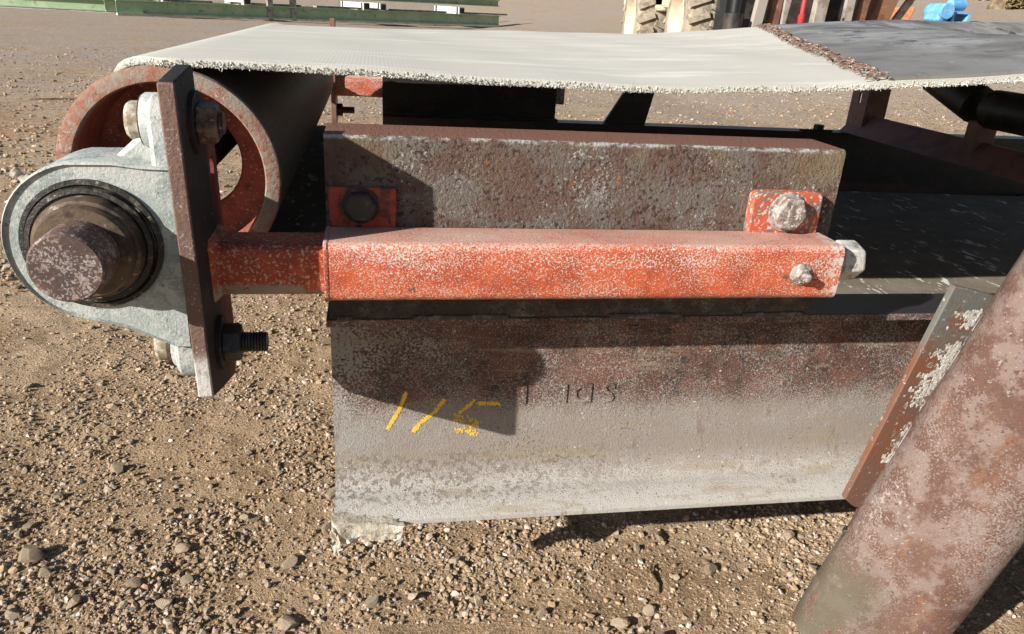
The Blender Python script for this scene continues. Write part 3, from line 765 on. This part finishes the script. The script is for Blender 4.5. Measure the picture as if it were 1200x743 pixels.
# ---- tail pulley
PX, PZ, PR = -.236, .087, .157
Y0, Y1 = .295, 1.915
pl = MB()
def arc_shell(ya, yb, a0, a1, n):
    ang = [math.radians(a0 + (a1 - a0) * i / n) for i in range(n + 1)]
    R = [[(PX + r * math.cos(t), y, PZ + r * math.sin(t)) for t in ang] for y, r in ((ya, PR), (yb, PR), (yb, PR - .012), (ya, PR - .012))]
    pl.rings(R + [R[0]], False, False)
arc_shell(Y0 + .006, .72, 0, 360, 72)
arc_shell(.72, 1.34, -75, 225, 60)
arc_shell(1.34, Y1, 0, 360, 72)
drum = pl.build('tail_pulley', 'drum', conv, angle=40)
tag(drum, 'tail pulley drum with rusty rim and red end disc')
mb = MB(); mb.lathe((PX, Y0, PZ), (0, 1, 0), [(.008, PR + .0008), (.001, PR - .001), (.0, PR - .003), (.0, PR - .021), (.002, PR - .023), (.02, PR - .023)], 96, False)
mb.build('rim', 'pulley_rim', drum)
mb = MB(); mb.lathe((PX, Y0, PZ), (0, 1, 0), [(.018, PR - .0225), (.128, PR - .0225), (.130, PR - .026), (.130, .083), (.133, .080), (.145, .080), (.145, PR - .013)], 96, False)
mb.build('end_disc', 'pulley_red', drum)
mb = MB(); mb.lathe((AX, -.122, AZ), (0, 1, 0), [(0, .0335), (.0025, .0358), (.03, .0362), (2.40, .0362), (2.402, .034)], 64)
tag(mb.build('shaft', 'shaft', drum), 'brown shaft end standing out of the bearing')

# far bearing plate, nut and take-up tube of the other side
poly_plate([(2.21 - y, z) for y, z in outline], [], 'X', -.10, -.083, 'end_plate', 'idler', conv)
mb = MB(); hexhead(mb, (-.083, 2.20, -.060), (1, 0, 0), .026, .022); mb.lathe((-.062, 2.20, -.060), (1, 0, 0), [(0, .0125), (.045, .0125)], 16); mb.build('bolt', 'bolt_black', conv)
mb = tube_rings(-.10, .80, 2.21 - .0835, 2.21, .0, .076, .010, .006, 4, True); o = mb.build('take_up_tube', 'orange', conv)
tag(o, 'far orange take-up tube seen under the belt')

# ---- belt
NEAR = [(-.236, .246), (-.10, .248), (.08, .242), (.30, .238), (.52, .2395), (.77, .250), (1.0, .2665), (1.16, .285), (1.5, .318), (2.07, .365), (3.4, .375)]
FARE = [(-.236, .240), (-.1, .240), (.4, .256), (.98, .275), (1.17, .290), (1.33, .308), (1.56, .335), (1.98, .372), (2.57, .395), (3.4, .40)]
CENT = [(-.236, .246), (.2, .245), (.6, .252), (.95, .271), (1.07, .279), (1.26, .298), (1.45, .330), (1.6, .345), (1.75, .335), (2.1, .293), (3.4, .25)]
BY0, BY1, BT = .302, 1.912, .009
def smoothtab(tab, x): return (lerpt(tab, x - .06) + lerpt(tab, x) * 2 + lerpt(tab, x + .06)) / 4 if x > -.1 else lerpt(tab, x)
def belt_pt(x, t, lift=0.0):
    """under side of the belt (lift raises it) at length x and width fraction t"""
    y = BY0 + (BY1 - BY0) * t + (.010 * math.sin(x * 2.3) + .006 * math.sin(x * 5.1 + 1)) * (1 - t)
    if x < -.236:
        th = (-.236 - x) / (PR + .001)
        r = PR + .002 + lift + .004 * math.sin(min(th, 1) * 2)
        y += .24 * min(1, th / .9) ** 1.3 * (1 - t)
        return Vector((PX - r * math.sin(th), y, PZ + r * math.cos(th)))
    zc = smoothtab(CENT, x)
    if t < .34: z = zc + (smoothtab(NEAR, x) - zc) * ((.34 - t) / .34) ** 1.25
    elif t > .66: z = zc + (smoothtab(FARE, x) - zc) * ((t - .66) / .34) ** 1.25
    else: z = zc
    z += (.0012 * math.sin(x * 9 + 3 * t) + .0008 * math.sin(x * 21 + 9 * t)) * min(1, (x + .236) * 4)
    return Vector((x, y, z + lift))
us = [-.236 - .155 * math.radians(a) for a in (100, 90, 80, 70, 60, 50, 40, 32, 24, 16, 8)] + [-.236 + 3.6 * i / 130 for i in range(131)]
ts = [0, .004, .012, .03] + [.03 + .94 * i / 40 for i in range(1, 40)] + [.97, .99, 1.0]
def belt_sheet(us_of_t, lift0, lift1, ts):
    mb = MB(); nt = len(ts); rows = []
    for i in range(us_of_t[1]):
        low = [belt_pt(us_of_t[0](i, t), t, lift0) for t in ts]; top = [belt_pt(us_of_t[0](i, t), t, lift1) for t in ts]
        rows.append(low + top[::-1])
    mb.rings(rows, True, True)
    return mb
belt = belt_sheet((lambda i, t: us[i], len(us)), 0, BT, ts).build('conveyor_belt', 'canvas', conv, angle=50)
tag(belt, 'off-white canvas belt with a frayed front edge')
XL = lambda t: .885 + .575 * t
ts2 = [.006] + [i / 40 for i in range(1, 40)] + [.994]
rub = belt_sheet((lambda i, t: XL(t) + .03 + (3.36 - XL(t)) * (i / 70), 71), BT + .0005, BT + .006, ts2).build('rubber_cover', 'rubber', belt, angle=50)
tag(rub, 'worn dark rubber cover beyond the lacing')
# steel lacing: hooked clips in two rows across the belt
bm = bmesh.new()
clip = MB()
loop = []
for i in range(9):
    t = i / 8; loop.append((-.013 + .026 * t, .0062 * math.sin(math.pi * t) ** .6))
sec = [(-.0042, 0), (-.003, .0028), (.003, .0028), (.0042, 0)]
clip.rings([[(p[0], w, p[1] + q) for w, q in sec] for p in loop])
cme = bpy.data.meshes.new('lacing_clip'); cme.from_pydata(clip.v, [], clip.f); cme.materials.append(MAT['lace'])
nclip = 112
ldir = Vector((.575, BY1 - BY0, 0)).normalized(); la = math.atan2(ldir.y, ldir.x)
for row in (-1, 1):
    for k in range(nclip):
        t = min(.995, max(.004, (k + .5 + random.uniform(-.25, .25)) / nclip))
        o = bpy.data.objects.new('lacing_clip', cme); COL.objects.link(o); o.parent = belt
        p = belt_pt(XL(t) + .012 + row * .0105 + random.uniform(-.009, .009), t, BT + .0015 + (.003 if row > 0 else 0))
        o.location = p; o.rotation_euler = (random.uniform(-.2, .2), random.uniform(-.25, .25), la - math.pi / 2 + random.uniform(-.7, .7))
        s_ = random.uniform(.5, .95); o.scale = (s_, s_ * random.uniform(.7, 1.5), s_ * random.uniform(.4, 1.3))
# frayed threads along the near edge
fr = MB()
for i in range(6000):
    x = random.uniform(-.36, 1.55)
    p = belt_pt(x, 0, random.choice((0, 0, 0, .003, .007)) * random.random()) + Vector((0, -.0005, 0))
    l = random.choice((.0010, .0015, .002, .0032)) * random.uniform(.5, 1.1)
    if random.random() < .012: l *= 3.0
    d = Vector((random.gauss(0, .6), -abs(random.gauss(.45, .3)), random.gauss(-.75, .5))).normalized()
    w = random.uniform(.0004, .0010); a = d.orthogonal().normalized() * w; b = d.cross(a)
    q = p + d * l + Vector((random.gauss(0, .001), 0, -.001)); m_ = (p + q) / 2 + Vector((random.gauss(0, .0012), random.gauss(0, .0012), random.gauss(0, .0012)))
    fr.add([p + a, p - a * .5 + b, p - a * .5 - b, m_ + a, m_ - a * .5 + b, m_ - a * .5 - b, q + a * .6, q - a * .3 + b * .6, q - a * .3 - b * .6],
           [(0, 1, 4, 3), (1, 2, 5, 4), (2, 0, 3, 5), (3, 4, 7, 6), (4, 5, 8, 7), (5, 3, 6, 8), (6, 7, 8)])
tag(fr.build('frayed_edge', 'fray', belt, smooth=False), kind='stuff')

# ---- return strand of the belt lying between the channels
mb = MB(); rows = []
for i in range(50):
    x = -.21 + 3.5 * i / 49
    z = lerpt(((-.22, -.082), (.10, -.086), (.30, -.13), (.62, -.270), (.8, -.290), (4, -.290)), x) + .003 * math.sin(x * 4)
    rows.append([(x, y, z + dz + .004 * math.sin(y * 6 + x)) for dz, yy in ((0, (.30, .7, 1.1, 1.5, 1.9)), (.012, (1.9, 1.5, 1.1, .7, .30))) for y in yy])
mb.rings(rows); tag(mb.build('return_belt', 'pan', conv), 'grey return strand splashed white inside the frame')

# ---- troughing idler behind
IX = 2.07
idl = MB(); idl.extrude([(IX - .075, -.056), (IX - .005, .02), (IX + .005, .02), (IX + .075, -.056), (IX + .063, -.056), (IX, .008), (IX - .063, -.056)], 'Y', .12, 2.09)
idler = idl.build('idler_frame', 'idler', conv)
tag(idler, 'dark reddish cross frame carrying the trough rollers')
for y, z1 in ((2.04, .31), (1.40, .085), (.81, .085), (.17, .31)):
    w = .05 if z1 > .2 else .03
    if z1 > .2:
        sl = [(y + .009 * math.cos(a), .085 + (.014 if math.sin(a) > 0 else -.014) + .009 * math.sin(a)) for a in [k * math.pi / 6 + .01 for k in range(12)]]
        poly_plate([(y - .06, -.05), (y + .06, -.05), (y + .055, z1), (y - .055, z1)], [sl], 'X', IX - .045, IX - .037, 'idler_bracket', 'idler', idler)
        mb = MB(); mb.box(IX - .045, IX + .045, y - .06, y - .053, -.03, z1); mb.build('idler_bracket', 'idler', idler)
    else:
        mb = MB(); mb.box(IX - .035, IX + .035, y - w, y + w, -.02, z1); mb.build('idler_bracket', 'idler', idler, bevel=.004)
for a, b in (((1.96, .30), (1.44, .13)), ((1.38, .128), (.83, .128)), ((.77, .13), (.25, .30))):
    A, B = Vector((IX, a[0], a[1])), Vector((IX, b[0], b[1])); d = (B - A)
    mb = MB(); mb.lathe(A, d, [(0, .03), (.006, .062), (d.length - .006, .062), (d.length, .03)], 32); mb.build('roller', 'roller', idler)
# slanting brace plate on the far channel
mb = MB(); mb.extrude([(.955, -.057), (1.125, -.057), (1.155, .09), (1.19, .22), (1.10, .22), (1.035, .08)], 'Y', 2.07, 2.085); mb.build('brace_plate', 'shaded_steel', conv)
# leg of the far side, under its channel
lp0, lp1 = Vector((.868, 2.216, -.655)), Vector((.98, 2.20, -.10))
mb = MB(); mb.lathe(lp0, lp1 - lp0, [(0, .1), ((lp1 - lp0).length, .1)], 40); mb.build('support_leg', 'leg', conv)
# small bolt on the far rail
mb = MB(); mb.box(1.80, 1.94, 2.05, 2.07, -.057, -.050); hexhead(mb, (1.88, 2.06, -.05), (0, 0, 1), .022, .02); mb.build('clamp', 'bolt_black', conv)
# cross ties between the channels
for x in (.35, 1.45, 2.9):
    mb = MB(); mb.box(x, x + .09, .172, 2.038, -.37, -.30); mb.build('cross_tie', 'shaded_steel', conv)

# ---- support leg: big pipe with a gusset welded to the channel
P0, P1 = Vector((.868, -.006, -.655)), Vector((1.090, -.123, .38))
d = (P1 - P0); lr = .103
lv = Vector((-.876, -.837, 0)); lv = (lv - d.normalized() * lv.dot(d.normalized())).normalized(); ls = d.normalized().cross(lv)
def section(c, i):
    out = []
    for k in range(72):
        t = 2 * math.pi * k / 72; ct, st = math.cos(t), math.sin(t); e = 2 / 3.0
        out.append(c + ls * (math.copysign(abs(ct) ** e, ct) * lr * (1 + .005 * math.sin(i * .9 + k * .3))) + lv * (math.copysign(abs(st) ** e, st) * lr * .8 * (1 + .012 * math.sin(i * .7 + k * .2))))
    return out
mb = MB(); mb.rings([section(P0 + d * (i / 40), i) for i in range(41)])
leg = mb.build('support_leg', 'leg', conv); tag(leg, 'big slanted pipe leg, flaking pinkish brown')
def leg_axis(z): return P0 + d * ((z - P0.z) / d.z)
gp = [(.915, .004), (.975, -.022), (1.04, -.05), (.99, -.30), (.90, -.425), (.858, -.402), (.842, -.386)]
gy = .058
mb = MB(); mb.extrude([(.925, -.002), (1.00, -.018), (1.03, -.1), (.96, -.36), (.90, -.416), (.858, -.402), (.836, -.384)], 'Y', gy, gy + .012)
gus = mb.build('gusset_plate', 'gusset', leg, bevel=.002)
# weld bead and flakes of lime along the joint of gusset and pipe
view = Vector((-.707, -.708, 0)).normalized()          # the way the leg's broad face looks
side = Vector((-view.y, view.x, 0))
if side.x > 0: side = -side
mb = MB(); rows = []
for i in range(80):
    z = -.030 - .375 * i / 79
    c = leg_axis(z) + side * (lr * .99) - view * .004
    w = .0045 + .0012 * math.sin(i * 1.9) + random.uniform(-.0006, .0006)
    rows.append([c + side * (w * math.cos(t)) + view * (w * math.sin(t)) for t in [k * 2 * math.pi / 8 for k in range(8)]])
mb.rings(rows); mb.build('weld_bead', 'gusset', leg, angle=60)
fl = MB()
def flake(c, u, v, n, r, th):
    m_ = random.randint(6, 9); a0 = random.random() * 6
    lp = [c + (u * math.cos(a0 + 6.283 * k / m_) * random.uniform(.6, 1.7) + v * math.sin(a0 + 6.283 * k / m_) * random.uniform(.5, 1.1)) * r for k in range(m_)]
    fl.rings([[p - n * .001 for p in lp], [p + n * th for p in lp], [c + (p - c) * .6 + n * (th * 1.3) for p in lp]])
ldn = d.normalized()
for i in range(1500):
    z = -.045 - .27 * random.random() ** 1.2
    if math.sin(z * 90) + math.sin(z * 37 + 1) < random.uniform(-1.6, .8): continue
    near = leg_axis(z)
    if random.random() < .62:      # on the gusset face
        p = near + side * (lr + abs(random.gauss(0, .012)) * (1 if z > -.22 else .4)); k = (gy - p.y) / view.y; p = p + view * k
        flake(p, ldn, Vector((1, 0, 0)), Vector((0, -1, 0)), random.uniform(.001, .0045), .0004)
    else:                          # on the pipe beside it
        an = random.uniform(.02, .22) * (1 if z > -.2 else .5); n_ = (side * math.cos(an) + view * math.sin(an)).normalized()
        n_ = (n_ - ldn * n_.dot(ldn)).normalized()
        flake(near + n_ * lr, ldn, n_.cross(ldn), n_, random.uniform(.001, .0035), .0004)
tag(fl.build('lime_flakes', 'crust', leg, smooth=False), 'pale lime flakes along the gusset weld', kind='stuff')
mb = MB(); c = leg_axis(-.425) + side * (lr * .96) + view * .03
mb.lathe(c, view, [(-.01, .011), (.002, .010), (.003, .006)], 18); mb.build('painted_hole', 'bolt_black', leg)  # solid black disc, the hole's darkness is only its colour

# ================================================================== BACKGROUND
gz = lambda x, y: float(ground_z(x, y))

# ---- green steel frames
def green_frame(p0, p1, h, ztop, label, posts, stubs):
    p0, p1 = Vector((*p0, gz(*p0))), Vector((*p1, gz(*p1)))
    L_ = (p1 - p0).length; dr = (p1 - p0) / L_; back = Vector((-dr.y, dr.x, 0))
    t = thing('green_steel_frame', tuple((p0 + p1) / 2), label, 'frame', 'green frames across the yard')
    def at(s, b, z): return p0 + dr * s + back * b + Vector((0, 0, z))
    # lower channel beam: web with two flanges
    def beam(b, z0, z1, name, s0=0, s1=L_):
        m_ = MB()
        zc = (z0 + z1) / 2
        m_.bar(at(s0, b, zc), at(s1, b, zc), .03, z1 - z0)
        m_.bar(at(s0, b - .06, z0 + .02), at(s1, b - .06, z0 + .02), .14, .03)
        m_.bar(at(s0, b - .06, z1 - .02), at(s1, b - .06, z1 - .02), .14, .03)
        m_.build(name, 'green', t, smooth=False)
    beam(0, .05, h, 'lower_beam'); beam(1.6, .05, h, 'lower_beam')
    beam(0.1, ztop, ztop + .26, 'upper_beam', L_ * .35, L_ * 1.0)
    beam(1.7, ztop, ztop + .26, 'upper_beam', L_ * .35, L_ * 1.0)
    for s in posts:
        m_ = MB(); m_.bar(at(s, -.02, .0), at(s, -.02, ztop + .5), .18, .18, dr); m_.build('post', 'bggray', t, smooth=False)
    for s in stubs:
        m_ = MB(); m_.bar(at(s, -.10, h + .12), at(s, 1.8, h + .12), .26, .26); o = m_.build('cross_tube', 'bgwhite', t, smooth=False)
        m_ = MB(); m_.bar(at(s, -.13, h + .12), at(s, -.104, h + .12), .19, .19); m_.build('mouth_shade', 'bgblack', o, smooth=False)  # solid black block stands in for the shaded hollow of the tube
    for s in np.arange(.5, L_ - .6, 3.1):
        m_ = MB(); m_.bar(at(s, .25, h + .04), at(s + 2.5, .25, h + .04), .3, .06); m_.build('deck_plate', 'bggray', t, smooth=False)
    m_ = MB(); m_.bar(at(0, .0, .03), at(L_, .0, .03), .2, .05); m_.build('skid_runner', 'bgwhite', t, smooth=False)
    return t
green_frame((-7.86, 26.2), (5.25, 33.2), 0.46, .80, 'green steel frame on the ground behind the white belt', [4.9, 5.75], [1.5, 4.1, 8.6, 9.3, 12.9])
green_frame((-22, 26.5), (-8.4, 28.0), .42, 1.2, 'green steel frame lying farther left with dark shadows across it', [3], [])

# ---- wheel loader, wheels towards us
LY = 11.0
ld = thing('wheel_loader', (4.9, 12.5, gz(4.9, 12.5)), 'tan wheel loader with dusty lugged tyres behind the belt', 'loader')
def wheel(cx, cy, R, W):
    z0 = gz(cx, cy); c = Vector((cx, cy, z0 + R - .02)); ax = Vector((1, -.12, 0)).normalized()
    m_ = MB(); m_.lathe(c, ax, [(-W * .5, R * .55), (-W * .52, R * .62), (-W * .5, R * .82), (-W * .42, R * .93), (-W * .2, R * .955), (W * .2, R * .955), (W * .42, R * .93), (W * .5, R * .82), (W * .5, R * .55)], 56, False)
    for k in range(22):
        for sgn in (-1, 1):
            a = 2 * math.pi * (k + (.5 if sgn > 0 else 0)) / 22
            u = Vector((0, 0, 1)); v = ax.cross(u)
            def rp(an, r, off): return c + (u * math.cos(an) + v * math.sin(an)) * r + ax * off
            m_.bar(rp(a, R * .965, sgn * W * .02), rp(a + .13, R * .935, sgn * W * .49), .085, .09, (u * math.cos(a) + v * math.sin(a)))
    w = m_.build('wheel', 'tyre', ld, smooth=False)
    m_ = MB(); m_.lathe(c, ax, [(-W * .5, R * .56), (-W * .52, R * .53), (-W * .44, R * .50), (-W * .30, R * .44), (-W * .22, R * .30), (-W * .30, R * .2), (-W * .30, .001)], 40, False)
    m_.build('rim', 'bgtan', w)
wheel(5.02, 11.2, .82, .62)
wheel(4.86, 13.1, .80, .56)
m_ = MB(); zz = gz(4.9, 12)
m_.box(4.75, 5.45, 12.0, 12.9, zz + .95, zz + 2.1); m_.box(4.75, 5.9, 11.75, 14.2, zz + 1.0, zz + 2.5); m_.build('body', 'bgtan', ld, bevel=.05, smooth=False)
for a_, b_ in (((4.8, 13.1, zz + .8), (7.0, 12.8, zz + .8)), ((4.9, 11.25, zz + .8), (7.0, 11.0, zz + .8))):
    m_ = MB(); m_.bar(a_, b_, .2, .2); m_.build('axle', 'bgblack', ld, smooth=False)

# ---- dark steel rack with leaning posts
RY = 9.0
rk = thing('steel_rack', (6.9, 10.0, gz(6.9, 10.0)), 'dark steel rack with leaning grey and brown posts beside the loader', 'rack')
def rack_post(b, t_, w, mat, name='post'):
    dr = (t_ - b).normalized()
    b = b + dr * ((gz(b.x, b.y) - b.z) / dr.z); t_ = t_ + dr * .9
    m_ = MB(); m_.bar(b, t_, w, w * .7, (0, 1, 0)); return m_.build(name, mat, rk, bevel=.008, smooth=False)
def rack_box(x0, x1, y, z1, mat, name, dep=.5, z0=0):
    g = gz(x0, y)
    m_ = MB(); m_.box(x0, x1, y, y + dep, g + z0, g + z1); return m_.build(name, mat, rk, bevel=.01, smooth=False)
rack_box(4.827, 7.437, 9.9, 1.9, 'bgblack', 'back_panel', .06)
rack_post(Vector((5.049, 9.200, 0.258)), Vector((5.088, 9.200, 0.618)), .14, 'bggray'); rack_post(Vector((5.332, 9.300, 0.270)), Vector((5.345, 9.300, 0.633)), .15, 'bgbrown')
rack_post(Vector((5.925, 9.200, 0.348)), Vector((5.939, 9.200, 0.668)), .17, 'bggray'); rack_post(Vector((6.408, 9.300, 0.392)), Vector((6.409, 9.300, 0.695)), .13, 'bggray'); rack_post(Vector((6.661, 9.400, 0.414)), Vector((6.688, 9.400, 0.711)), .14, 'bgbrown')
rack_post(Vector((7.044, 9.600, 0.463)), Vector((7.118, 9.600, 0.735)), .3, 'bgbrown', 'wide_post'); rack_post(Vector((7.461, 9.700, 0.529)), Vector((7.599, 9.700, 0.763)), .10, 'bggray', 'post')
rack_box(4.634, 4.924, 9.3, 1.22, 'bgblack', 'motor_block', .3); rack_box(5.634, 6.081, 9.6, 1.25, 'bggray', 'side_panel', .05)
# coiled hydraulic cylinder
p = Vector((4.704, 9.150, 0.284)); m_ = MB(); m_.lathe(p + Vector((0, 0, -.3)), (0, 0, 1), [(0, .12), (.45, .12), (.46, .06), (.75, .06)], 20); m_.build('cylinder', 'bgblack', rk)
# red screw jack
p = Vector((5.471, 8.800, 0.479)); g = gz(p.x, p.y)
jk = thing('screw_jack', (p.x, p.y, g), 'red screw jack standing against the dark rack', 'jack')
m_ = MB()
for k in range(3):
    a = 2.1 * k + .4; m_.bar((p.x + .16 * math.cos(a), p.y + .16 * math.sin(a), g), (p.x, p.y, g + .95), .04, .03)
m_.build('stand', 'bggray', jk, smooth=False)
m_ = MB(); m_.lathe((p.x, p.y, g + .78), (0, 0, 1), [(0, .02), (.02, .035), (.16, .045), (.18, .03), (.42, .03), (.45, .018), (.6, .018)], 18); m_.build('screw', 'bgred', jk)

# ---- orange pump on the rise
oy = 13.0; p = Vector((9.508, 13.000, 0.420)); g = gz(p.x, oy)
om = thing('orange_pump', (p.x, oy, g), 'faded orange pump set at the foot of the rack', 'pump')
sc_ = 13.9 / 884.6
m_ = MB(); m_.box(p.x - .32, p.x + .42, oy - .2, oy + .25, g, g + max(.3, Vector((9.483, 13.000, 0.509)).z - g)); m_.build('base', 'bggray', om, bevel=.02, smooth=False)
zb_ = g + max(.3, Vector((9.483, 13.000, 0.509)).z - g)
m_ = MB(); m_.extrude([(p.x - .18, zb_), (p.x + .40, zb_ + .02), (p.x + .46, zb_ + .27), (p.x - .02, zb_ + .22)], 'Y', oy - .18, oy + .18); m_.build('guard', 'bgorange', om, bevel=.02)
m_ = MB(); m_.lathe((p.x - .29, oy - .17, zb_ + .19), (0, 1, 0), [(0, .10), (.02, .13), (.3, .13), (.32, .1)], 20); m_.build('housing', 'bgorange', om)
m_ = MB(); m_.lathe((p.x - .20, oy, zb_ + .16), (1, 0, 0), [(0, .08), (.3, .08)], 16); m_.build('motor', 'bggray', om)

# ---- blue pump and motor on a stand
by_ = 20.0; p = Vector((16.206, 20.000, 0.651)); g = gz(p.x, by_); z0 = max(g, p.z - .05)
bm_ = thing('blue_pump', (p.x, by_, g), 'bright blue pump and motor on a blue stand', 'pump')
k_ = 20.9 / 884.6
m_ = MB(); m_.box(p.x - 20 * k_, p.x + 20 * k_, by_ - .4, by_ + .4, g - .05, z0 + .06); m_.build('skid', 'bggray', bm_, smooth=False)
m_ = MB(); m_.lathe((p.x - 15 * k_, by_ - .45, z0 + 14 * k_), (0, 1, 0), [(0, .2), (.04, 9 * k_), (.7, 9 * k_), (.74, .2)], 28); m_.build('pump_case', 'bgblue', bm_)
m_ = MB(); m_.box(p.x - 23 * k_, p.x - 8 * k_, by_ - .35, by_ + .3, z0 + .05, z0 + 16 * k_); m_.build('pump_body', 'bgblue', bm_, bevel=.06)
m_ = MB(); m_.lathe((p.x - 4 * k_, by_ - .1, z0 + 21 * k_), (1, .1, .05), [(0, 5 * k_), (.02, 6.5 * k_), (20 * k_, 6.5 * k_), (21 * k_, 4 * k_)], 28); m_.build('motor', 'bgblue', bm_)
m_ = MB()
m_.box(p.x - 6 * k_, p.x + 20 * k_, by_ - .35, by_ + .35, z0 + 12 * k_, z0 + 14 * k_)
for sx in (-4, 17): m_.box(p.x + sx * k_, p.x + (sx + 3) * k_, by_ - .35, by_ + .3, z0, z0 + 12 * k_)
m_.build('stand', 'bgblue', bm_, smooth=False)

# ---- pale tank lying behind
wy = 34.0; p = Vector((29.200, 34.000, 1.622)); g = gz(p.x, wy)
kw = 35.5 / 884.6
wt = thing('pale_tank', (p.x, wy, g), 'long white tank lying beyond the blue pump', 'tank')
m_ = MB(); r_ = 4.5 * kw; zc = max(g + r_, p.z); m_.lathe((p.x - 24 * kw, wy, zc), (1, 0, 0), [(0, r_ * .3), (.15, r_ * .8), (.3, r_), (40 * kw, r_), (40 * kw + .15, r_ * .8), (40 * kw + .3, r_ * .3)], 28); m_.build('shell', 'bgwhite', wt)
m_ = MB()
for sx in (-14, 8): m_.box(p.x + sx * kw, p.x + (sx + 3) * kw, wy - r_, wy + r_, g - .05, zc - r_ * .5)
m_.build('saddle', 'bggray', wt, smooth=False)

# ---- tree and low brush
ty = 27.0; p = Vector((23.954, 27.000, 0.941)); g = gz(p.x, ty)
tr = thing('bare_tree', (p.x, ty, g), 'thick rough tree trunk at the right beyond the belt', 'tree')
m_ = MB()
def limb(a, b, r0, r1, n=7):
    a, b = Vector(a), Vector(b); dr = (b - a); rows = []
    u = dr.orthogonal().normalized(); v = dr.normalized().cross(u)
    for i in range(n):
        t = i / (n - 1); r = r0 + (r1 - r0) * t; c = a + dr * t + Vector((random.gauss(0, .04), random.gauss(0, .04), 0)) * t
        rows.append([c + (u * math.cos(q) + v * math.sin(q)) * r * random.uniform(.85, 1.15) for q in [j * math.pi / 6 for j in range(12)]])
    m_.rings(rows)
limb((p.x, ty, g - .2), (p.x + .15, ty, g + 3.2), .56, .38, 14)
ends = []
for k in range(9):
    a = k * 2.4; e = (p.x + 1.9 * math.cos(a), ty + 1.9 * math.sin(a), g + 4.6 + .5 * (k % 3)); limb((p.x + .12, ty, g + 2.2 + .1 * k), e, .2, .05); ends.append(Vector(e))
m_.build('trunk', 'bark', tr)
m_ = MB()
for i in range(2600):
    e = random.choice(ends); q = e + Vector((random.gauss(0, .55), random.gauss(0, .55), random.gauss(.1, .45)))
    a = Vector(RNG.normal(0, 1, 3)).normalized() * .09; b = a.orthogonal().normalized() * .05
    m_.add([q - a, q + b, q + a, q - b], [(0, 1, 2, 3)])
m_.build('crown', 'leaf', tr, smooth=False)
def bush(x, y, w, h, label):
    p = Vector((x, y, 0)); g = gz(p.x, y); t_ = thing('dry_bush', (p.x, y, g), label, 'bush', 'dry bushes at the far edge')
    m_ = MB(); s_ = MB()
    for i in range(1400):
        a = random.uniform(0, 6.283); r = w * math.sqrt(random.random()); z = h * random.random() ** .8 * (1 - .5 * (r / w) ** 2)
        q = Vector((p.x + r * math.cos(a), y + r * math.sin(a) * .7, g + z)); u = Vector(RNG.normal(0, 1, 3)).normalized() * .07; v = u.orthogonal().normalized() * .045
        m_.add([q - u, q + v, q + u, q - v], [(0, 1, 2, 3)])
    for i in range(24):
        a = random.uniform(0, 6.283); s_.bar((p.x, y, g), (p.x + w * .7 * math.cos(a), y + w * .5 * math.sin(a), g + h * random.uniform(.5, .95)), .02, .02, (1, 0, .1))
    m_.build('foliage', 'brush', t_, smooth=False); s_.build('stems', 'bark', t_, smooth=False)
bush(23.93, 26.0, .7, .75, 'dry brush at the right foot of the tree')
bush(31.60, 42.0, 2.2, 2.2, 'dry bush above the blue pump')

# ---- dry twigs on the ground
for k, (x, y, L_, a) in enumerate(((.56, .12, .07, 1.45), (-2.8, 6.3, .5, .15))):
    m_ = MB(); z = gz(x, y) + .006; pts = [Vector((x + L_ * t * math.cos(a) + .004 * math.sin(t * 7), y + L_ * t * math.sin(a), gz(x + L_ * t * math.cos(a), y + L_ * t * math.sin(a)) + .006)) for t in (0, .25, .5, .75, 1)]
    r = .0028 if k == 0 else .014
    m_.rings([[q + Vector((r * math.cos(t), r * .5, r * math.sin(t))) for t in (0, 1.05, 2.1, 3.14, 4.2, 5.25)] for q in pts])
    tag(m_.build('twig', 'bark'), ('thin brown twig on the dirt below the channel', 'dry stick lying on the gravel at the upper left')[k], 'twig')
